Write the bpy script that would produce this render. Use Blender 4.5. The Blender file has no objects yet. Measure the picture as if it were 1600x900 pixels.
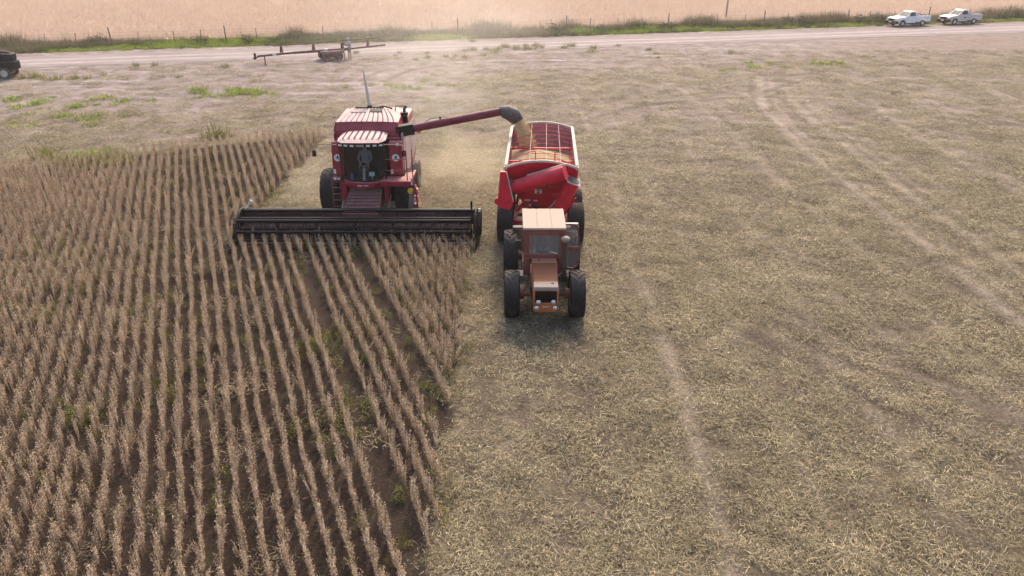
import bpy, math, random
import numpy as np
from mathutils import Vector, Matrix, Euler
R = math.radians
rng = np.random.default_rng(7)
random.seed(7)
SC = bpy.context.scene
COL = SC.collection

# ------------------------------------------------------------------ camera, light, exposure
CAM_H, F_PX, HOR = 11.0, 1232.0, -125.0          # drone height, focal length and horizon row of a 1600x900 frame
PITCH = math.atan((450 - HOR) / F_PX)
cam = bpy.data.cameras.new('camera')
cam_ob = bpy.data.objects.new('camera', cam)
COL.objects.link(cam_ob)
cam.sensor_width = 36.0
cam.lens = 36.0 * F_PX / 1600.0
cam.clip_start, cam.clip_end = 0.1, 3000.0
cam_ob.location = (0, 0, CAM_H)
cam_ob.rotation_euler = (math.pi / 2 - PITCH, 0, 0)
SC.camera = cam_ob

SUN_EL, SUN_AZ = 40.0, 8.0                       # degrees; azimuth measured from +Y towards +X
world = bpy.data.worlds.new('World')
SC.world = world
world.use_nodes = True
wn = world.node_tree
bg = wn.nodes['Background']
sky = wn.nodes.new('ShaderNodeTexSky')
sky.sky_type = 'NISHITA'
sky.sun_disc = False
sky.sun_elevation = R(SUN_EL)
sky.sun_rotation = R(SUN_AZ)
sky.air_density = 1.0
sky.dust_density = 4.0
sky.ozone_density = 0.6
wn.links.new(sky.outputs[0], bg.inputs[0])
bg.inputs[1].default_value = 0.15
sun = bpy.data.lights.new('sun', 'SUN')
sun_ob = bpy.data.objects.new('sun', sun)
COL.objects.link(sun_ob)
sun.energy = 2.1
sun.angle = R(9.0)
sun.color = (1.0, 0.81, 0.58)
d = Vector((math.sin(R(SUN_AZ)) * math.cos(R(SUN_EL)), math.cos(R(SUN_AZ)) * math.cos(R(SUN_EL)), math.sin(R(SUN_EL))))
sun_ob.rotation_euler = d.to_track_quat('Z', 'Y').to_euler()
sun_ob.location = (0, 60, 80)
vs = SC.view_settings
vs.view_transform = 'Standard'
vs.look = 'None'
vs.exposure = 1.04
vs.gamma = 1.0
vs.use_curve_mapping = False
HAZE = 0.00042

def at(x, y, z=0.0):
    """the point of the world at height z that the photograph shows at pixel x, y"""
    a, b = (x - 800) / F_PX, (y - 450) / F_PX
    dy, dz = math.cos(PITCH) - b * math.sin(PITCH), -math.sin(PITCH) - b * math.cos(PITCH)
    t = (z - CAM_H) / dz
    return a * t, dy * t

# ------------------------------------------------------------------ helpers
def tag(o, label=None, cat=None, group=None, kind=None):
    if label: o['label'] = label
    if cat: o['category'] = cat
    if group: o['group'] = group
    if kind: o['kind'] = kind
    return o

def empty(name, loc=(0, 0, 0), rz=0.0, parent=None):
    o = bpy.data.objects.new(name, None)
    COL.objects.link(o)
    o.empty_display_size = 0.3
    o.location = loc
    o.rotation_euler = (0, 0, rz)
    if parent: o.parent = parent
    return o

def copy_tree(o, parent=None):
    c = o.copy()
    COL.objects.link(c)
    if parent: c.parent = parent
    for ch in list(o.children):
        copy_tree(ch, c)
    return c

class MB:
    def __init__(s):
        s.v, s.f, s.m = [], [], []
    def add(s, vs, fs, mi=0):
        n = len(s.v)
        s.v += [tuple(p) for p in vs]
        for f in fs:
            s.f.append(tuple(i + n for i in f)); s.m.append(mi)
        return s
    def hexa(s, p, mi=0):       # 4 bottom points, 4 top points
        return s.add(p, [(3, 2, 1, 0), (4, 5, 6, 7), (0, 1, 5, 4), (1, 2, 6, 5), (2, 3, 7, 6), (3, 0, 4, 7)], mi)
    def box(s, x0, x1, y0, y1, z0, z1, mi=0):
        return s.hexa([(x0, y0, z0), (x1, y0, z0), (x1, y1, z0), (x0, y1, z0), (x0, y0, z1), (x1, y0, z1), (x1, y1, z1), (x0, y1, z1)], mi)
    def obox(s, c, size, rot, mi=0):
        m = Euler(rot).to_matrix()
        hx, hy, hz = size[0] / 2, size[1] / 2, size[2] / 2
        pts = [(-hx, -hy, -hz), (hx, -hy, -hz), (hx, hy, -hz), (-hx, hy, -hz), (-hx, -hy, hz), (hx, -hy, hz), (hx, hy, hz), (-hx, hy, hz)]
        return s.hexa([tuple(m @ Vector(p) + Vector(c)) for p in pts], mi)
    def prism(s, poly, axis, a, b, mi=0):   # poly in the two other axes (in xyz order)
        n = len(poly)
        def P(u, w, t):
            return {'x': (t, u, w), 'y': (u, t, w), 'z': (u, w, t)}[axis]
        vs_ = [P(u, w, a) for u, w in poly] + [P(u, w, b) for u, w in poly]
        fs = [tuple(range(n))[::-1], tuple(range(n, 2 * n))] + [(i, (i + 1) % n, (i + 1) % n + n, i + n) for i in range(n)]
        return s.add(vs_, fs, mi)
    def tube(s, path, r, n=8, mi=0, caps=True):
        P = [Vector(p) for p in path]
        rr = r if isinstance(r, (list, tuple)) else [r] * len(P)
        vs_, fs = [], []
        t0 = (P[1] - P[0]).normalized()
        up = Vector((0, 0, 1)) if abs(t0.z) < 0.9 else Vector((1, 0, 0))
        u = t0.cross(up).normalized()
        for i, p in enumerate(P):
            if i == 0: t = P[1] - P[0]
            elif i == len(P) - 1: t = P[-1] - P[-2]
            else: t = (P[i + 1] - P[i]).normalized() + (P[i] - P[i - 1]).normalized()
            t.normalize()
            u = (u - t * u.dot(t)).normalized()
            w = t.cross(u)
            for k in range(n):
                a = 2 * math.pi * (k + 0.5) / n
                vs_.append(tuple(p + (u * math.cos(a) + w * math.sin(a)) * rr[i]))
        for i in range(len(P) - 1):
            for k in range(n):
                k2 = (k + 1) % n
                fs.append((i * n + k, i * n + k2, (i + 1) * n + k2, (i + 1) * n + k))
        if caps:
            fs.append(tuple(range(n))[::-1])
            fs.append(tuple(range((len(P) - 1) * n, len(P) * n)))
        return s.add(vs_, fs, mi)
    def cyl(s, p, q, r, r2=None, n=16, mi=0):
        return s.tube([p, q], [r, r if r2 is None else r2], n, mi)
    def bar(s, p, q, w, h, mi=0, up=(0, 0, 1)):     # rectangular beam
        p, q = Vector(p), Vector(q)
        t = (q - p).normalized()
        up = Vector(up)
        if abs(t.dot(up)) > 0.95: up = Vector((0, 1, 0))
        u = t.cross(up).normalized() * w / 2
        k = u.normalized().cross(t) * h / 2
        return s.hexa([p - u - k, p + u - k, q + u - k, q - u - k, p - u + k, p + u + k, q + u + k, q - u + k], mi)
    def lathe(s, prof, c=(0, 0, 0), axis='x', n=32, mi=0, closed=False):   # prof: (radius, offset along the axis)
        vs_, fs = [], []
        m = len(prof)
        for i in range(n):
            a = 2 * math.pi * i / n
            ca, sa = math.cos(a), math.sin(a)
            for r, t in prof:
                p = {'x': (t, r * ca, r * sa), 'y': (r * ca, t, r * sa), 'z': (r * ca, r * sa, t)}[axis]
                vs_.append((p[0] + c[0], p[1] + c[1], p[2] + c[2]))
        for i in range(n):
            j = (i + 1) % n
            for k in range(m if closed else m - 1):
                l = (k + 1) % m
                fs.append((i * m + k, j * m + k, j * m + l, i * m + l))
        return s.add(vs_, fs, mi)
    def ball(s, c, r, sc=(1, 1, 1), n=12, mi=0):
        prof = [(max(1e-4, math.sin(math.pi * k / (n // 2))) * r, -math.cos(math.pi * k / (n // 2)) * r) for k in range(n // 2 + 1)]
        b = MB().lathe(prof, axis='z', n=n)
        return s.add([(p[0] * sc[0] + c[0], p[1] * sc[1] + c[1], p[2] * sc[2] + c[2]) for p in b.v], b.f, mi)
    def sheet(s, rows, mi=0):
        n = len(rows[0])
        vs_ = [p for r in rows for p in r]
        fs = [(i * n + k, i * n + k + 1, (i + 1) * n + k + 1, (i + 1) * n + k) for i in range(len(rows) - 1) for k in range(n - 1)]
        return s.add(vs_, fs, mi)
    def mesh(s, name, mats):
        me = bpy.data.meshes.new(name)
        me.from_pydata(s.v, [], s.f)
        for m in (mats if isinstance(mats, (list, tuple)) else [mats]): me.materials.append(m)
        me.polygons.foreach_set('material_index', s.m)
        me.update()
        return me
    def build(s, name, mats, parent=None, bevel=0.0, smooth=35, solid=0.0, recalc=True):
        me = s.mesh(name, mats)
        if recalc:
            import bmesh
            bm = bmesh.new(); bm.from_mesh(me)
            bmesh.ops.recalc_face_normals(bm, faces=bm.faces)
            bm.to_mesh(me); bm.free()
        me.polygons.foreach_set('use_smooth', [True] * len(me.polygons))
        me.set_sharp_from_angle(angle=R(smooth))
        o = bpy.data.objects.new(name, me)
        COL.objects.link(o)
        if parent: o.parent = parent
        if solid:
            md = o.modifiers.new('solid', 'SOLIDIFY'); md.thickness = solid; md.offset = 0
        if bevel:
            md = o.modifiers.new('bevel', 'BEVEL'); md.width = bevel; md.segments = 2; md.limit_method = 'ANGLE'; md.angle_limit = R(40)
        return o

def text_part(txt, name, size, loc, rot, m, parent, depth=0.003, sx=1.0):
    cu = bpy.data.curves.new(name, 'FONT')
    cu.body = txt; cu.size = size; cu.extrude = depth; cu.align_x = 'CENTER'; cu.align_y = 'CENTER'; cu.offset = size * 0.02
    tmp = bpy.data.objects.new(name, cu)
    COL.objects.link(tmp)
    dg = bpy.context.evaluated_depsgraph_get()
    me = bpy.data.meshes.new_from_object(tmp.evaluated_get(dg))
    bpy.data.objects.remove(tmp)
    me.materials.clear(); me.materials.append(m)
    o = bpy.data.objects.new(name, me)
    COL.objects.link(o)
    o.location = loc; o.rotation_euler = rot; o.scale = (sx, 1, 1); o.parent = parent
    return o

# ------------------------------------------------------------------ materials
class NT:
    def __init__(s, m):
        m.use_nodes = True
        s.t = m.node_tree; s.n = s.t.nodes; s.l = s.t.links
        s.bsdf = s.n.get('Principled BSDF')
    def new(s, typ, **k):
        nd = s.n.new(typ)
        for a, b in k.items(): setattr(nd, a, b)
        return nd
    def link(s, a, b): s.l.new(a, b)
    def val(s, sock, v):
        if hasattr(v, 'is_linked') or isinstance(v, bpy.types.NodeSocket): s.l.new(v, sock)
        else: sock.default_value = v
    def math(s, op, a, b=0.0, clamp=False):
        nd = s.new('ShaderNodeMath', operation=op, use_clamp=clamp)
        s.val(nd.inputs[0], a); s.val(nd.inputs[1], b)
        return nd.outputs[0]
    def mix(s, f, a, b):
        nd = s.new('ShaderNodeMix', data_type='RGBA')
        s.val(nd.inputs[0], f)
        for i, c in ((6, a), (7, b)):
            s.val(nd.inputs[i], (*c, 1) if isinstance(c, tuple) else c)
        return nd.outputs[2]
    def noise(s, scale, detail=4, rough=0.55, vec=None, dist=0.0):
        nd = s.new('ShaderNodeTexNoise')
        nd.inputs['Scale'].default_value = scale; nd.inputs['Detail'].default_value = detail
        nd.inputs['Roughness'].default_value = rough; nd.inputs['Distortion'].default_value = dist
        if vec is not None: s.l.new(vec, nd.inputs['Vector'])
        return nd.outputs[0]
    def ramp(s, f, lo, hi, a=0.0, b=1.0):
        nd = s.new('ShaderNodeMapRange')
        s.val(nd.inputs[0], f)
        nd.inputs[1].default_value = lo; nd.inputs[2].default_value = hi
        nd.inputs[3].default_value = a; nd.inputs[4].default_value = b
        return nd.outputs[0]
    def coord(s, which='Object'):
        return s.new('ShaderNodeTexCoord').outputs[which]
    def attr(s, name):
        return s.new('ShaderNodeAttribute', attribute_name=name).outputs['Fac']

DUST = (0.50, 0.40, 0.33)
def paint(name, col, rough=0.45, metal=0.0, dust=0.6, grime=0.3, dustcol=DUST, spec=0.28, scale=2.5):
    """painted or bare metal, rubber, plastic: settled dust on faces that look up, patchy film elsewhere"""
    m = bpy.data.materials.new(name)
    t = NT(m)
    co = t.coord()
    n1 = t.noise(scale, 7, 0.6, co); n2 = t.noise(scale * 9, 4, 0.6, co)
    geo = t.new('ShaderNodeNewGeometry')
    sep = t.new('ShaderNodeSeparateXYZ'); t.link(geo.outputs['Normal'], sep.inputs[0])
    up = t.ramp(sep.outputs[2], 0.25, 0.95)
    patch = t.math('ADD', t.math('MULTIPLY', n1, 0.7), t.math('MULTIPLY', n2, 0.5))
    settled = t.math('MULTIPLY', t.math('MULTIPLY', up, dust), t.ramp(patch, 0.25, 0.75, 0.45, 1.15))
    film = t.math('MULTIPLY', t.ramp(patch, 0.45, 0.85), grime)
    fac = t.math('ADD', settled, film, clamp=True)
    var = t.mix(t.ramp(n1, 0.3, 0.7), tuple(c * 0.8 for c in col), tuple(min(1, c * 1.12) for c in col))
    t.link(t.mix(fac, var, dustcol), t.bsdf.inputs['Base Color'])
    t.link(t.math('ADD', t.math('MULTIPLY', fac, 0.5), rough, clamp=True), t.bsdf.inputs['Roughness'])
    t.bsdf.inputs['Metallic'].default_value = metal
    t.bsdf.inputs['Specular IOR Level'].default_value = spec
    bp = t.new('ShaderNodeBump'); bp.inputs['Strength'].default_value = 0.08; bp.inputs['Distance'].default_value = 0.02
    t.link(n2, bp.inputs['Height']); t.link(bp.outputs[0], t.bsdf.inputs['Normal'])
    return m

def plain(name, col, rough=0.5, metal=0.0):
    return paint(name, col, rough, metal, dust=0.15, grime=0.08)

def leafy(name, cols, rough=0.7, trans=0.25, spec=0.2):
    """plant matter: every blade or pod its own tint"""
    m = bpy.data.materials.new(name)
    t = NT(m)
    geo = t.new('ShaderNodeNewGeometry')
    oi = t.new('ShaderNodeObjectInfo')
    cr = t.new('ShaderNodeValToRGB')
    el = cr.color_ramp.elements
    while len(el) < len(cols): el.new(0.5)
    for i, c in enumerate(cols):
        el[i].position = i / (len(cols) - 1); el[i].color = (*c, 1)
    f = t.math('ADD', t.math('MULTIPLY', geo.outputs['Random Per Island'], 0.65), t.math('MULTIPLY', oi.outputs['Random'], 0.35))
    t.link(f, cr.inputs[0])
    t.link(cr.outputs[0], t.bsdf.inputs['Base Color'])
    t.bsdf.inputs['Roughness'].default_value = rough
    t.bsdf.inputs['Specular IOR Level'].default_value = spec
    if trans:
        tr = t.new('ShaderNodeBsdfTranslucent'); t.link(cr.outputs[0], tr.inputs[0])
        mx = t.new('ShaderNodeMixShader'); mx.inputs[0].default_value = trans
        t.link(t.bsdf.outputs[0], mx.inputs[1]); t.link(tr.outputs[0], mx.inputs[2])
        t.link(mx.outputs[0], t.n['Material Output'].inputs[0])
    return m

def glass_mat(name, tint=(0.8, 0.85, 0.85), alpha=0.35, rough=0.08):
    """dusty window glass: mostly clear, a film of dust and a sharp reflection"""
    m = bpy.data.materials.new(name)
    t = NT(m)
    tr = t.new('ShaderNodeBsdfTransparent'); tr.inputs[0].default_value = (*tint, 1)
    t.bsdf.inputs['Base Color'].default_value = (0.30, 0.27, 0.25, 1)
    t.bsdf.inputs['Roughness'].default_value = rough
    n = t.noise(3.0, 5, 0.6, t.coord())
    mx = t.new('ShaderNodeMixShader')
    t.link(t.ramp(n, 0.3, 0.7, 1 - alpha * 0.6, 1 - alpha * 1.3), mx.inputs[0])
    t.link(t.bsdf.outputs[0], mx.inputs[1]); t.link(tr.outputs[0], mx.inputs[2])
    t.link(mx.outputs[0], t.n['Material Output'].inputs[0])
    return m

M = {
    'red': paint('harvester_red', (0.30, 0.005, 0.030), 0.36, dust=0.34, grime=0.04),
    'redtop': paint('dusty_red_roof', (0.30, 0.06, 0.07), 0.6, dust=0.95, grime=0.35, dustcol=(0.62, 0.48, 0.45)),
    'maroon': paint('dusty_maroon', (0.17, 0.006, 0.024), 0.45, dust=0.30, grime=0.16, dustcol=(0.34, 0.22, 0.22)),
    'reddark': paint('dark_red', (0.030, 0.003, 0.006), 0.6, dust=0.06, grime=0.03, spec=0.12),
    'chaff_and_groove_shade': paint('chaff_red_and_groove_shade', (0.15, 0.02, 0.025), 0.7, dust=0.42, grime=0.4, dustcol=(0.26, 0.17, 0.145), scale=5),  # real chaff on the feeder house, painted groove shade on roof and lid
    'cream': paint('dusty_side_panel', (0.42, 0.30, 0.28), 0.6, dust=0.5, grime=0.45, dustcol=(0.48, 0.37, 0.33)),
    'cartred': paint('cart_red', (0.62, 0.008, 0.036), 0.36, dust=0.22, grime=0.02),
    'cartin': paint('cart_inside', (0.36, 0.12, 0.125), 0.6, dust=0.4, grime=0.45, dustcol=(0.42, 0.29, 0.26)),
    'rim_cream': paint('cream_rim', (0.56, 0.48, 0.41), 0.5, dust=0.5, grime=0.15, dustcol=(0.54, 0.45, 0.37)),
    'black': paint('black_steel', (0.005, 0.0045, 0.006), 0.5, dust=0.025, grime=0.008, spec=0.10),
    'glossblack': paint('glossy_black_bar', (0.012, 0.011, 0.013), 0.28, dust=0.03, grime=0.01, spec=0.32, dustcol=(0.42, 0.36, 0.36)),
    'rubber': paint('tyre_rubber', (0.012, 0.0115, 0.014), 0.75, dust=0.20, grime=0.03, dustcol=(0.34, 0.28, 0.24), scale=4, spec=0.12),
    'rubber_dusty': paint('dusty_tyre_rubber', (0.05, 0.042, 0.038), 0.8, dust=0.75, grime=0.55, dustcol=(0.34, 0.27, 0.23), scale=4),
    'steel': paint('worn_steel', (0.30, 0.28, 0.27), 0.4, 0.6, dust=0.4, grime=0.2),
    'rust': paint('rust_red_frame', (0.20, 0.045, 0.035), 0.6, dust=0.25, grime=0.12),
    'orange': paint('faded_orange', (0.42, 0.105, 0.02), 0.5, dust=0.25, grime=0.15),
    'hood': paint('worn_bonnet', (0.26, 0.07, 0.022), 0.6, dust=0.15, grime=0.5, dustcol=(0.25, 0.135, 0.085), scale=1.8),
    'hoodcap': paint('grey_bonnet_cap', (0.28, 0.23, 0.20), 0.6, dust=0.3, grime=0.4, dustcol=(0.34, 0.26, 0.21)),
    'roofcream': paint('cream_roof', (0.50, 0.395, 0.33), 0.7, dust=0.5, grime=0.4, dustcol=(0.41, 0.31, 0.25)),
    'engine': paint('oily_engine', (0.035, 0.024, 0.02), 0.6, dust=0.25, grime=0.2, spec=0.2),
    'chrome': paint('lamp_chrome', (0.8, 0.8, 0.78), 0.15, 0.6, dust=0.1, grime=0.05),
    'lens': paint('lamp_lens', (0.72, 0.66, 0.62), 0.2, dust=0.2, grime=0.15),
    'white': paint('white_body', (0.80, 0.80, 0.80), 0.3, dust=0.12, grime=0.06),
    'silver': paint('silver_body', (0.52, 0.52, 0.53), 0.3, 0.3, dust=0.25, grime=0.12),
    'decal': plain('white_decal', (0.78, 0.74, 0.70), 0.5),
    'ink': plain('dark_ink', (0.03, 0.025, 0.025), 0.5),
    'yellow': plain('yellow_plastic', (0.75, 0.48, 0.03), 0.4),
    'amber': plain('amber_lens', (0.85, 0.32, 0.03), 0.3),
    'blackplastic': paint('black_plastic', (0.008, 0.008, 0.009), 0.5, dust=0.14, grime=0.03, spec=0.15),
    'spout': paint('grey_rubber_spout', (0.055, 0.05, 0.055), 0.65, dust=0.35, grime=0.25),
    'glass_dark': glass_mat('cab_glass', (0.72, 0.78, 0.77), 0.03, 0.03),
    'glass': glass_mat('dusty_glass', (0.85, 0.86, 0.86), 0.30, 0.08),
    'carglass': plain('car_glass', (0.03, 0.035, 0.04), 0.08),
    'screen': plain('pale_monitor', (0.45, 0.55, 0.52), 0.3),
    'skin': plain('skin', (0.36, 0.19, 0.13), 0.6),
    'hair': plain('dark_hair', (0.02, 0.014, 0.01), 0.6),
    'cloth_grey': plain('pale_grey_cloth', (0.22, 0.22, 0.23), 0.9),
    'cloth_black': plain('black_cloth', (0.03, 0.022, 0.025), 0.9),
    'cloth_khaki': plain('khaki_cloth', (0.34, 0.27, 0.23), 0.9),
    'cloth_pale': plain('pale_cloth', (0.55, 0.53, 0.54), 0.9),
    'boot': plain('boot_leather', (0.05, 0.035, 0.03), 0.7),
    'boom': paint('weathered_boom', (0.15, 0.055, 0.05), 0.7, dust=0.35, grime=0.3, dustcol=(0.34, 0.25, 0.22)),
    'post': paint('weathered_post', (0.28, 0.225, 0.19), 0.85, dust=0.2, grime=0.3),
    'postdark': paint('dark_post', (0.12, 0.09, 0.075), 0.85, dust=0.2, grime=0.2),
    'wire': plain('fence_wire', (0.25, 0.22, 0.2), 0.5, 0.5),
}
# ------------------------------------------------------------------ land: numbers shared by ground and plants
def vnoise(x, y, scale, seed, octaves=3):
    x = np.asarray(x, float) / scale; y = np.asarray(y, float) / scale
    tot = np.zeros(np.broadcast(x, y).shape); amp, norm = 1.0, 0.0
    for o in range(octaves):
        g = np.random.default_rng(seed * 31 + o).random((257, 257))
        xi = np.floor(x).astype(int); yi = np.floor(y).astype(int)
        fx, fy = x - xi, y - yi
        fx, fy = fx * fx * (3 - 2 * fx), fy * fy * (3 - 2 * fy)
        a, b = g[xi % 257, yi % 257], g[(xi + 1) % 257, yi % 257]
        c, e = g[xi % 257, (yi + 1) % 257], g[(xi + 1) % 257, (yi + 1) % 257]
        tot = tot + amp * ((a * (1 - fx) + b * fx) * (1 - fy) + (c * (1 - fx) + e * fx) * fy)
        norm += amp; amp *= 0.5; x = x * 2.03; y = y * 2.03
    return tot / norm

ROAD_K = 0.238                                             # the road's slope across the view
ROAD_A = math.atan(ROAD_K)
def road_off(X, Y):                                        # signed distance beyond the road's centre line
    return (np.asarray(Y) - (79.2 + ROAD_K * np.asarray(X))) * math.cos(ROAD_A)
def road_pt(s, off, z=0.0):                                # s metres along the road from X = 0
    return (s * math.cos(ROAD_A) - off * math.sin(ROAD_A), 79.2 + s * math.sin(ROAD_A) + off * math.cos(ROAD_A), z)

CUT_Y = 27.45                                              # the cutter bar
def far_edge(X):                                           # where the standing crop ends behind the harvester
    X = np.asarray(X, float)
    return 36.7 + (X + 26.0) * 0.46 + 1.2 * (vnoise(X, X * 0, 3.0, 5) - 0.5)
def standing(X, Y):
    X = np.asarray(X, float); Y = np.asarray(Y, float)
    wob = 0.5 * (vnoise(X * 0 + 3, Y, 1.6, 9) - 0.5)
    front = (Y < CUT_Y) & (X < -1.52 + wob)
    back = (Y >= CUT_Y) & (X < -10.45 + wob * 0.6) & (Y < far_edge(X))
    return front | back

def polydist(X, Y, pts):
    best = np.full(np.shape(X), 1e9)
    for (ax, ay), (bx, by) in zip(pts[:-1], pts[1:]):
        dx, dy = bx - ax, by - ay
        t = np.clip(((X - ax) * dx + (Y - ay) * dy) / (dx * dx + dy * dy), 0, 1)
        best = np.minimum(best, np.hypot(X - ax - t * dx, Y - ay - t * dy))
    return best

def smooth_line(pts, n=6):
    P = [np.array(p, float) for p in pts]
    P = [2 * P[0] - P[1]] + P + [2 * P[-1] - P[-2]]
    out = []
    for i in range(1, len(P) - 2):
        for k in range(n):
            t = k / n
            out.append(tuple(0.5 * ((2 * P[i]) + (P[i + 1] - P[i - 1]) * t + (2 * P[i - 1] - 5 * P[i] + 4 * P[i + 1] - P[i + 2]) * t ** 2 + (3 * P[i] - P[i - 1] - 3 * P[i + 1] + P[i + 2]) * t ** 3)))
    out.append(tuple(P[-2]))
    return out

TRACKS = [   # wheel tracks: image polyline, half width in metres, strength
    ([(1186, 120), (1192, 160), (1235, 212), (1310, 275), (1400, 345), (1500, 425), (1620, 522)], 0.42, 1.0),
    ([(1225, 140), (1262, 180), (1335, 238), (1430, 308), (1530, 378), (1640, 450)], 0.42, 0.9),
    ([(1180, 525), (1260, 570), (1360, 625), (1470, 680), (1640, 752)], 0.35, -0.8),
    ([(1200, 500), (1310, 560), (1430, 610), (1530, 655), (1640, 690)], 0.3, -0.7),
    ([(880, 205), (915, 190), (985, 168), (1080, 158), (1185, 152), (1300, 156), (1450, 172), (1640, 205)], 0.5, -0.55),
    ([(900, 224), (950, 203), (1030, 186), (1150, 178), (1300, 180), (1450, 200), (1640, 240)], 0.4, -0.45),
    ([(1180, 150), (1230, 132), (1300, 120), (1380, 118), (1500, 124), (1640, 140)], 0.5, -0.5),
    ([(600, 128), (640, 110), (700, 101), (780, 97), (880, 96)], 0.45, -0.7),
    ([(770, 505), (758, 600), (745, 700), (735, 800), (722, 905)], 0.3, -0.35),
    ([(1090, 290), (1180, 360), (1290, 450), (1400, 530), (1620, 660)], 0.5, 0.35),
    ([(1350, 150), (1420, 200), (1520, 260), (1640, 322)], 0.5, 0.6),
]
def shifted(line, d):
    L = [np.array(p) for p in line]; out = []
    for i, p in enumerate(L):
        t = L[min(i + 1, len(L) - 1)] - L[max(i - 1, 0)]; t = t / np.hypot(*t)
        out.append((p[0] - t[1] * d, p[1] + t[0] * d))
    return out
T_ = []
for p, w, s in TRACKS:
    L = smooth_line([at(*q) for q in p], 5)
    if s > 0: T_ += [(L, 0.27, 0.7 * s), (shifted(L, 0.85), 0.18, 0.5 * s), (shifted(L, -0.62), 0.16, -0.6 * s)]
    else: T_ += [(L, w * 0.6, s), (shifted(L, 0.7), 0.16, -0.45 * s), (shifted(L, 2.0), 0.22, 0.7 * s)]
for x, w, k in ((2.05, 0.20, -0.55), (0.1, 0.18, -0.3), (4.35, 0.17, 0.5), (4.75, 0.10, -0.4), (6.3, 0.14, 0.32), (6.9, 0.12, -0.35), (8.6, 0.15, -0.35), (9.3, 0.15, 0.3), (10.9, 0.12, -0.4), (12.6, 0.2, 0.42),
                (13.2, 0.12, -0.35), (15.4, 0.16, -0.4), (16.2, 0.2, 0.45), (19.8, 0.2, 0.4), (20.6, 0.14, -0.4), (23.0, 0.2, 0.4), (25.5, 0.16, -0.45), (27.9, 0.2, 0.4), (31.5, 0.2, -0.4), (34.0, 0.2, 0.4)):
    # wheel and stubble lines along the harvester's course
    T_.append(([(x + 0.25 * math.sin(y * 0.09 + x) + 0.12 * math.sin(y * 0.31 + 2 * x), y) for y in np.arange(6, 62, 4.0)], w, k))
TRACKS = T_

def ground_fields(X, Y):
    st = standing(X, Y)
    off = road_off(X, Y)
    pale = np.zeros(np.shape(X)); dark = np.zeros(np.shape(X)); rut = np.zeros(np.shape(X))
    for line, w, s in TRACKS:
        dd = polydist(X, Y, line)
        wob = 0.9 + 0.4 * vnoise(X, Y, 1.4, 41)
        k = np.clip(1.35 - dd / (w * wob), 0, 1)
        if s > 0: pale = np.maximum(pale, k * s)
        else: dark = np.maximum(dark, -k * s)
        rut = np.maximum(rut, np.clip(1.3 - dd / w, 0, 1) * abs(s))
    # trodden headland beside the road
    head = np.clip((off + 18.0 + 7 * (X < -4) + 9 * (vnoise(X, Y, 7.0, 3) - 0.5)) / 6.0, 0, 1) * (off < 6)
    head = head * np.where(X > 22, np.clip(1 - (X - 22) / 22, 0.12, 1), 1)
    verge = ((off > 5.2) & (off < 11.0)).astype(float)
    far = (off >= 10.2).astype(float)
    return st.astype(float), head, verge, far, pale, dark, rut

def ground_z(X, Y):
    off = road_off(X, Y)
    k = np.clip((np.abs(off) - 4.0) / 2.0, 0, 1)
    near = np.clip((260 - np.hypot(X, Y)) / 60, 0, 1)
    *_, rut = ground_fields(X, Y)
    return near * k * (0.12 * (vnoise(X, Y, 1.1, 21, 4) - 0.5) + 0.09 * (vnoise(X, Y, 0.42, 22, 2) - 0.5) - 0.05 * rut) - 0.005

def axis_lines(lo, hi, step, out):
    a = list(np.arange(lo, hi + 1e-6, step))
    s, x = step, hi
    while x < out: s *= 1.28; x = min(out, x + s); a.append(x)
    s, x = step, lo
    while x > -out: s *= 1.28; x = max(-out, x - s); a.insert(0, x)
    return np.array(a)

def grid_object(name, X, Y, Z, mat, attrs):
    ny, nx = X.shape
    me = bpy.data.meshes.new(name)
    co = np.stack([X, Y, Z], -1).reshape(-1, 3).astype(np.float32)
    i = np.arange((ny - 1) * (nx - 1)); r, c = i // (nx - 1), i % (nx - 1)
    q = np.stack([r * nx + c, r * nx + c + 1, (r + 1) * nx + c + 1, (r + 1) * nx + c], -1).astype(np.int32)
    me.vertices.add(len(co)); me.vertices.foreach_set('co', co.ravel())
    me.loops.add(q.size); me.loops.foreach_set('vertex_index', q.ravel())
    me.polygons.add(len(q))
    me.polygons.foreach_set('loop_start', np.arange(0, q.size, 4, dtype=np.int32))
    me.polygons.foreach_set('use_smooth', np.ones(len(q), bool))
    for k, v in attrs.items():
        a = me.attributes.new(k, 'FLOAT', 'POINT'); a.data.foreach_set('value', np.asarray(v, np.float32).ravel())
    me.update(calc_edges=True); me.validate()
    me.materials.append(mat)
    o = bpy.data.objects.new(name, me); COL.objects.link(o)
    return o

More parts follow.
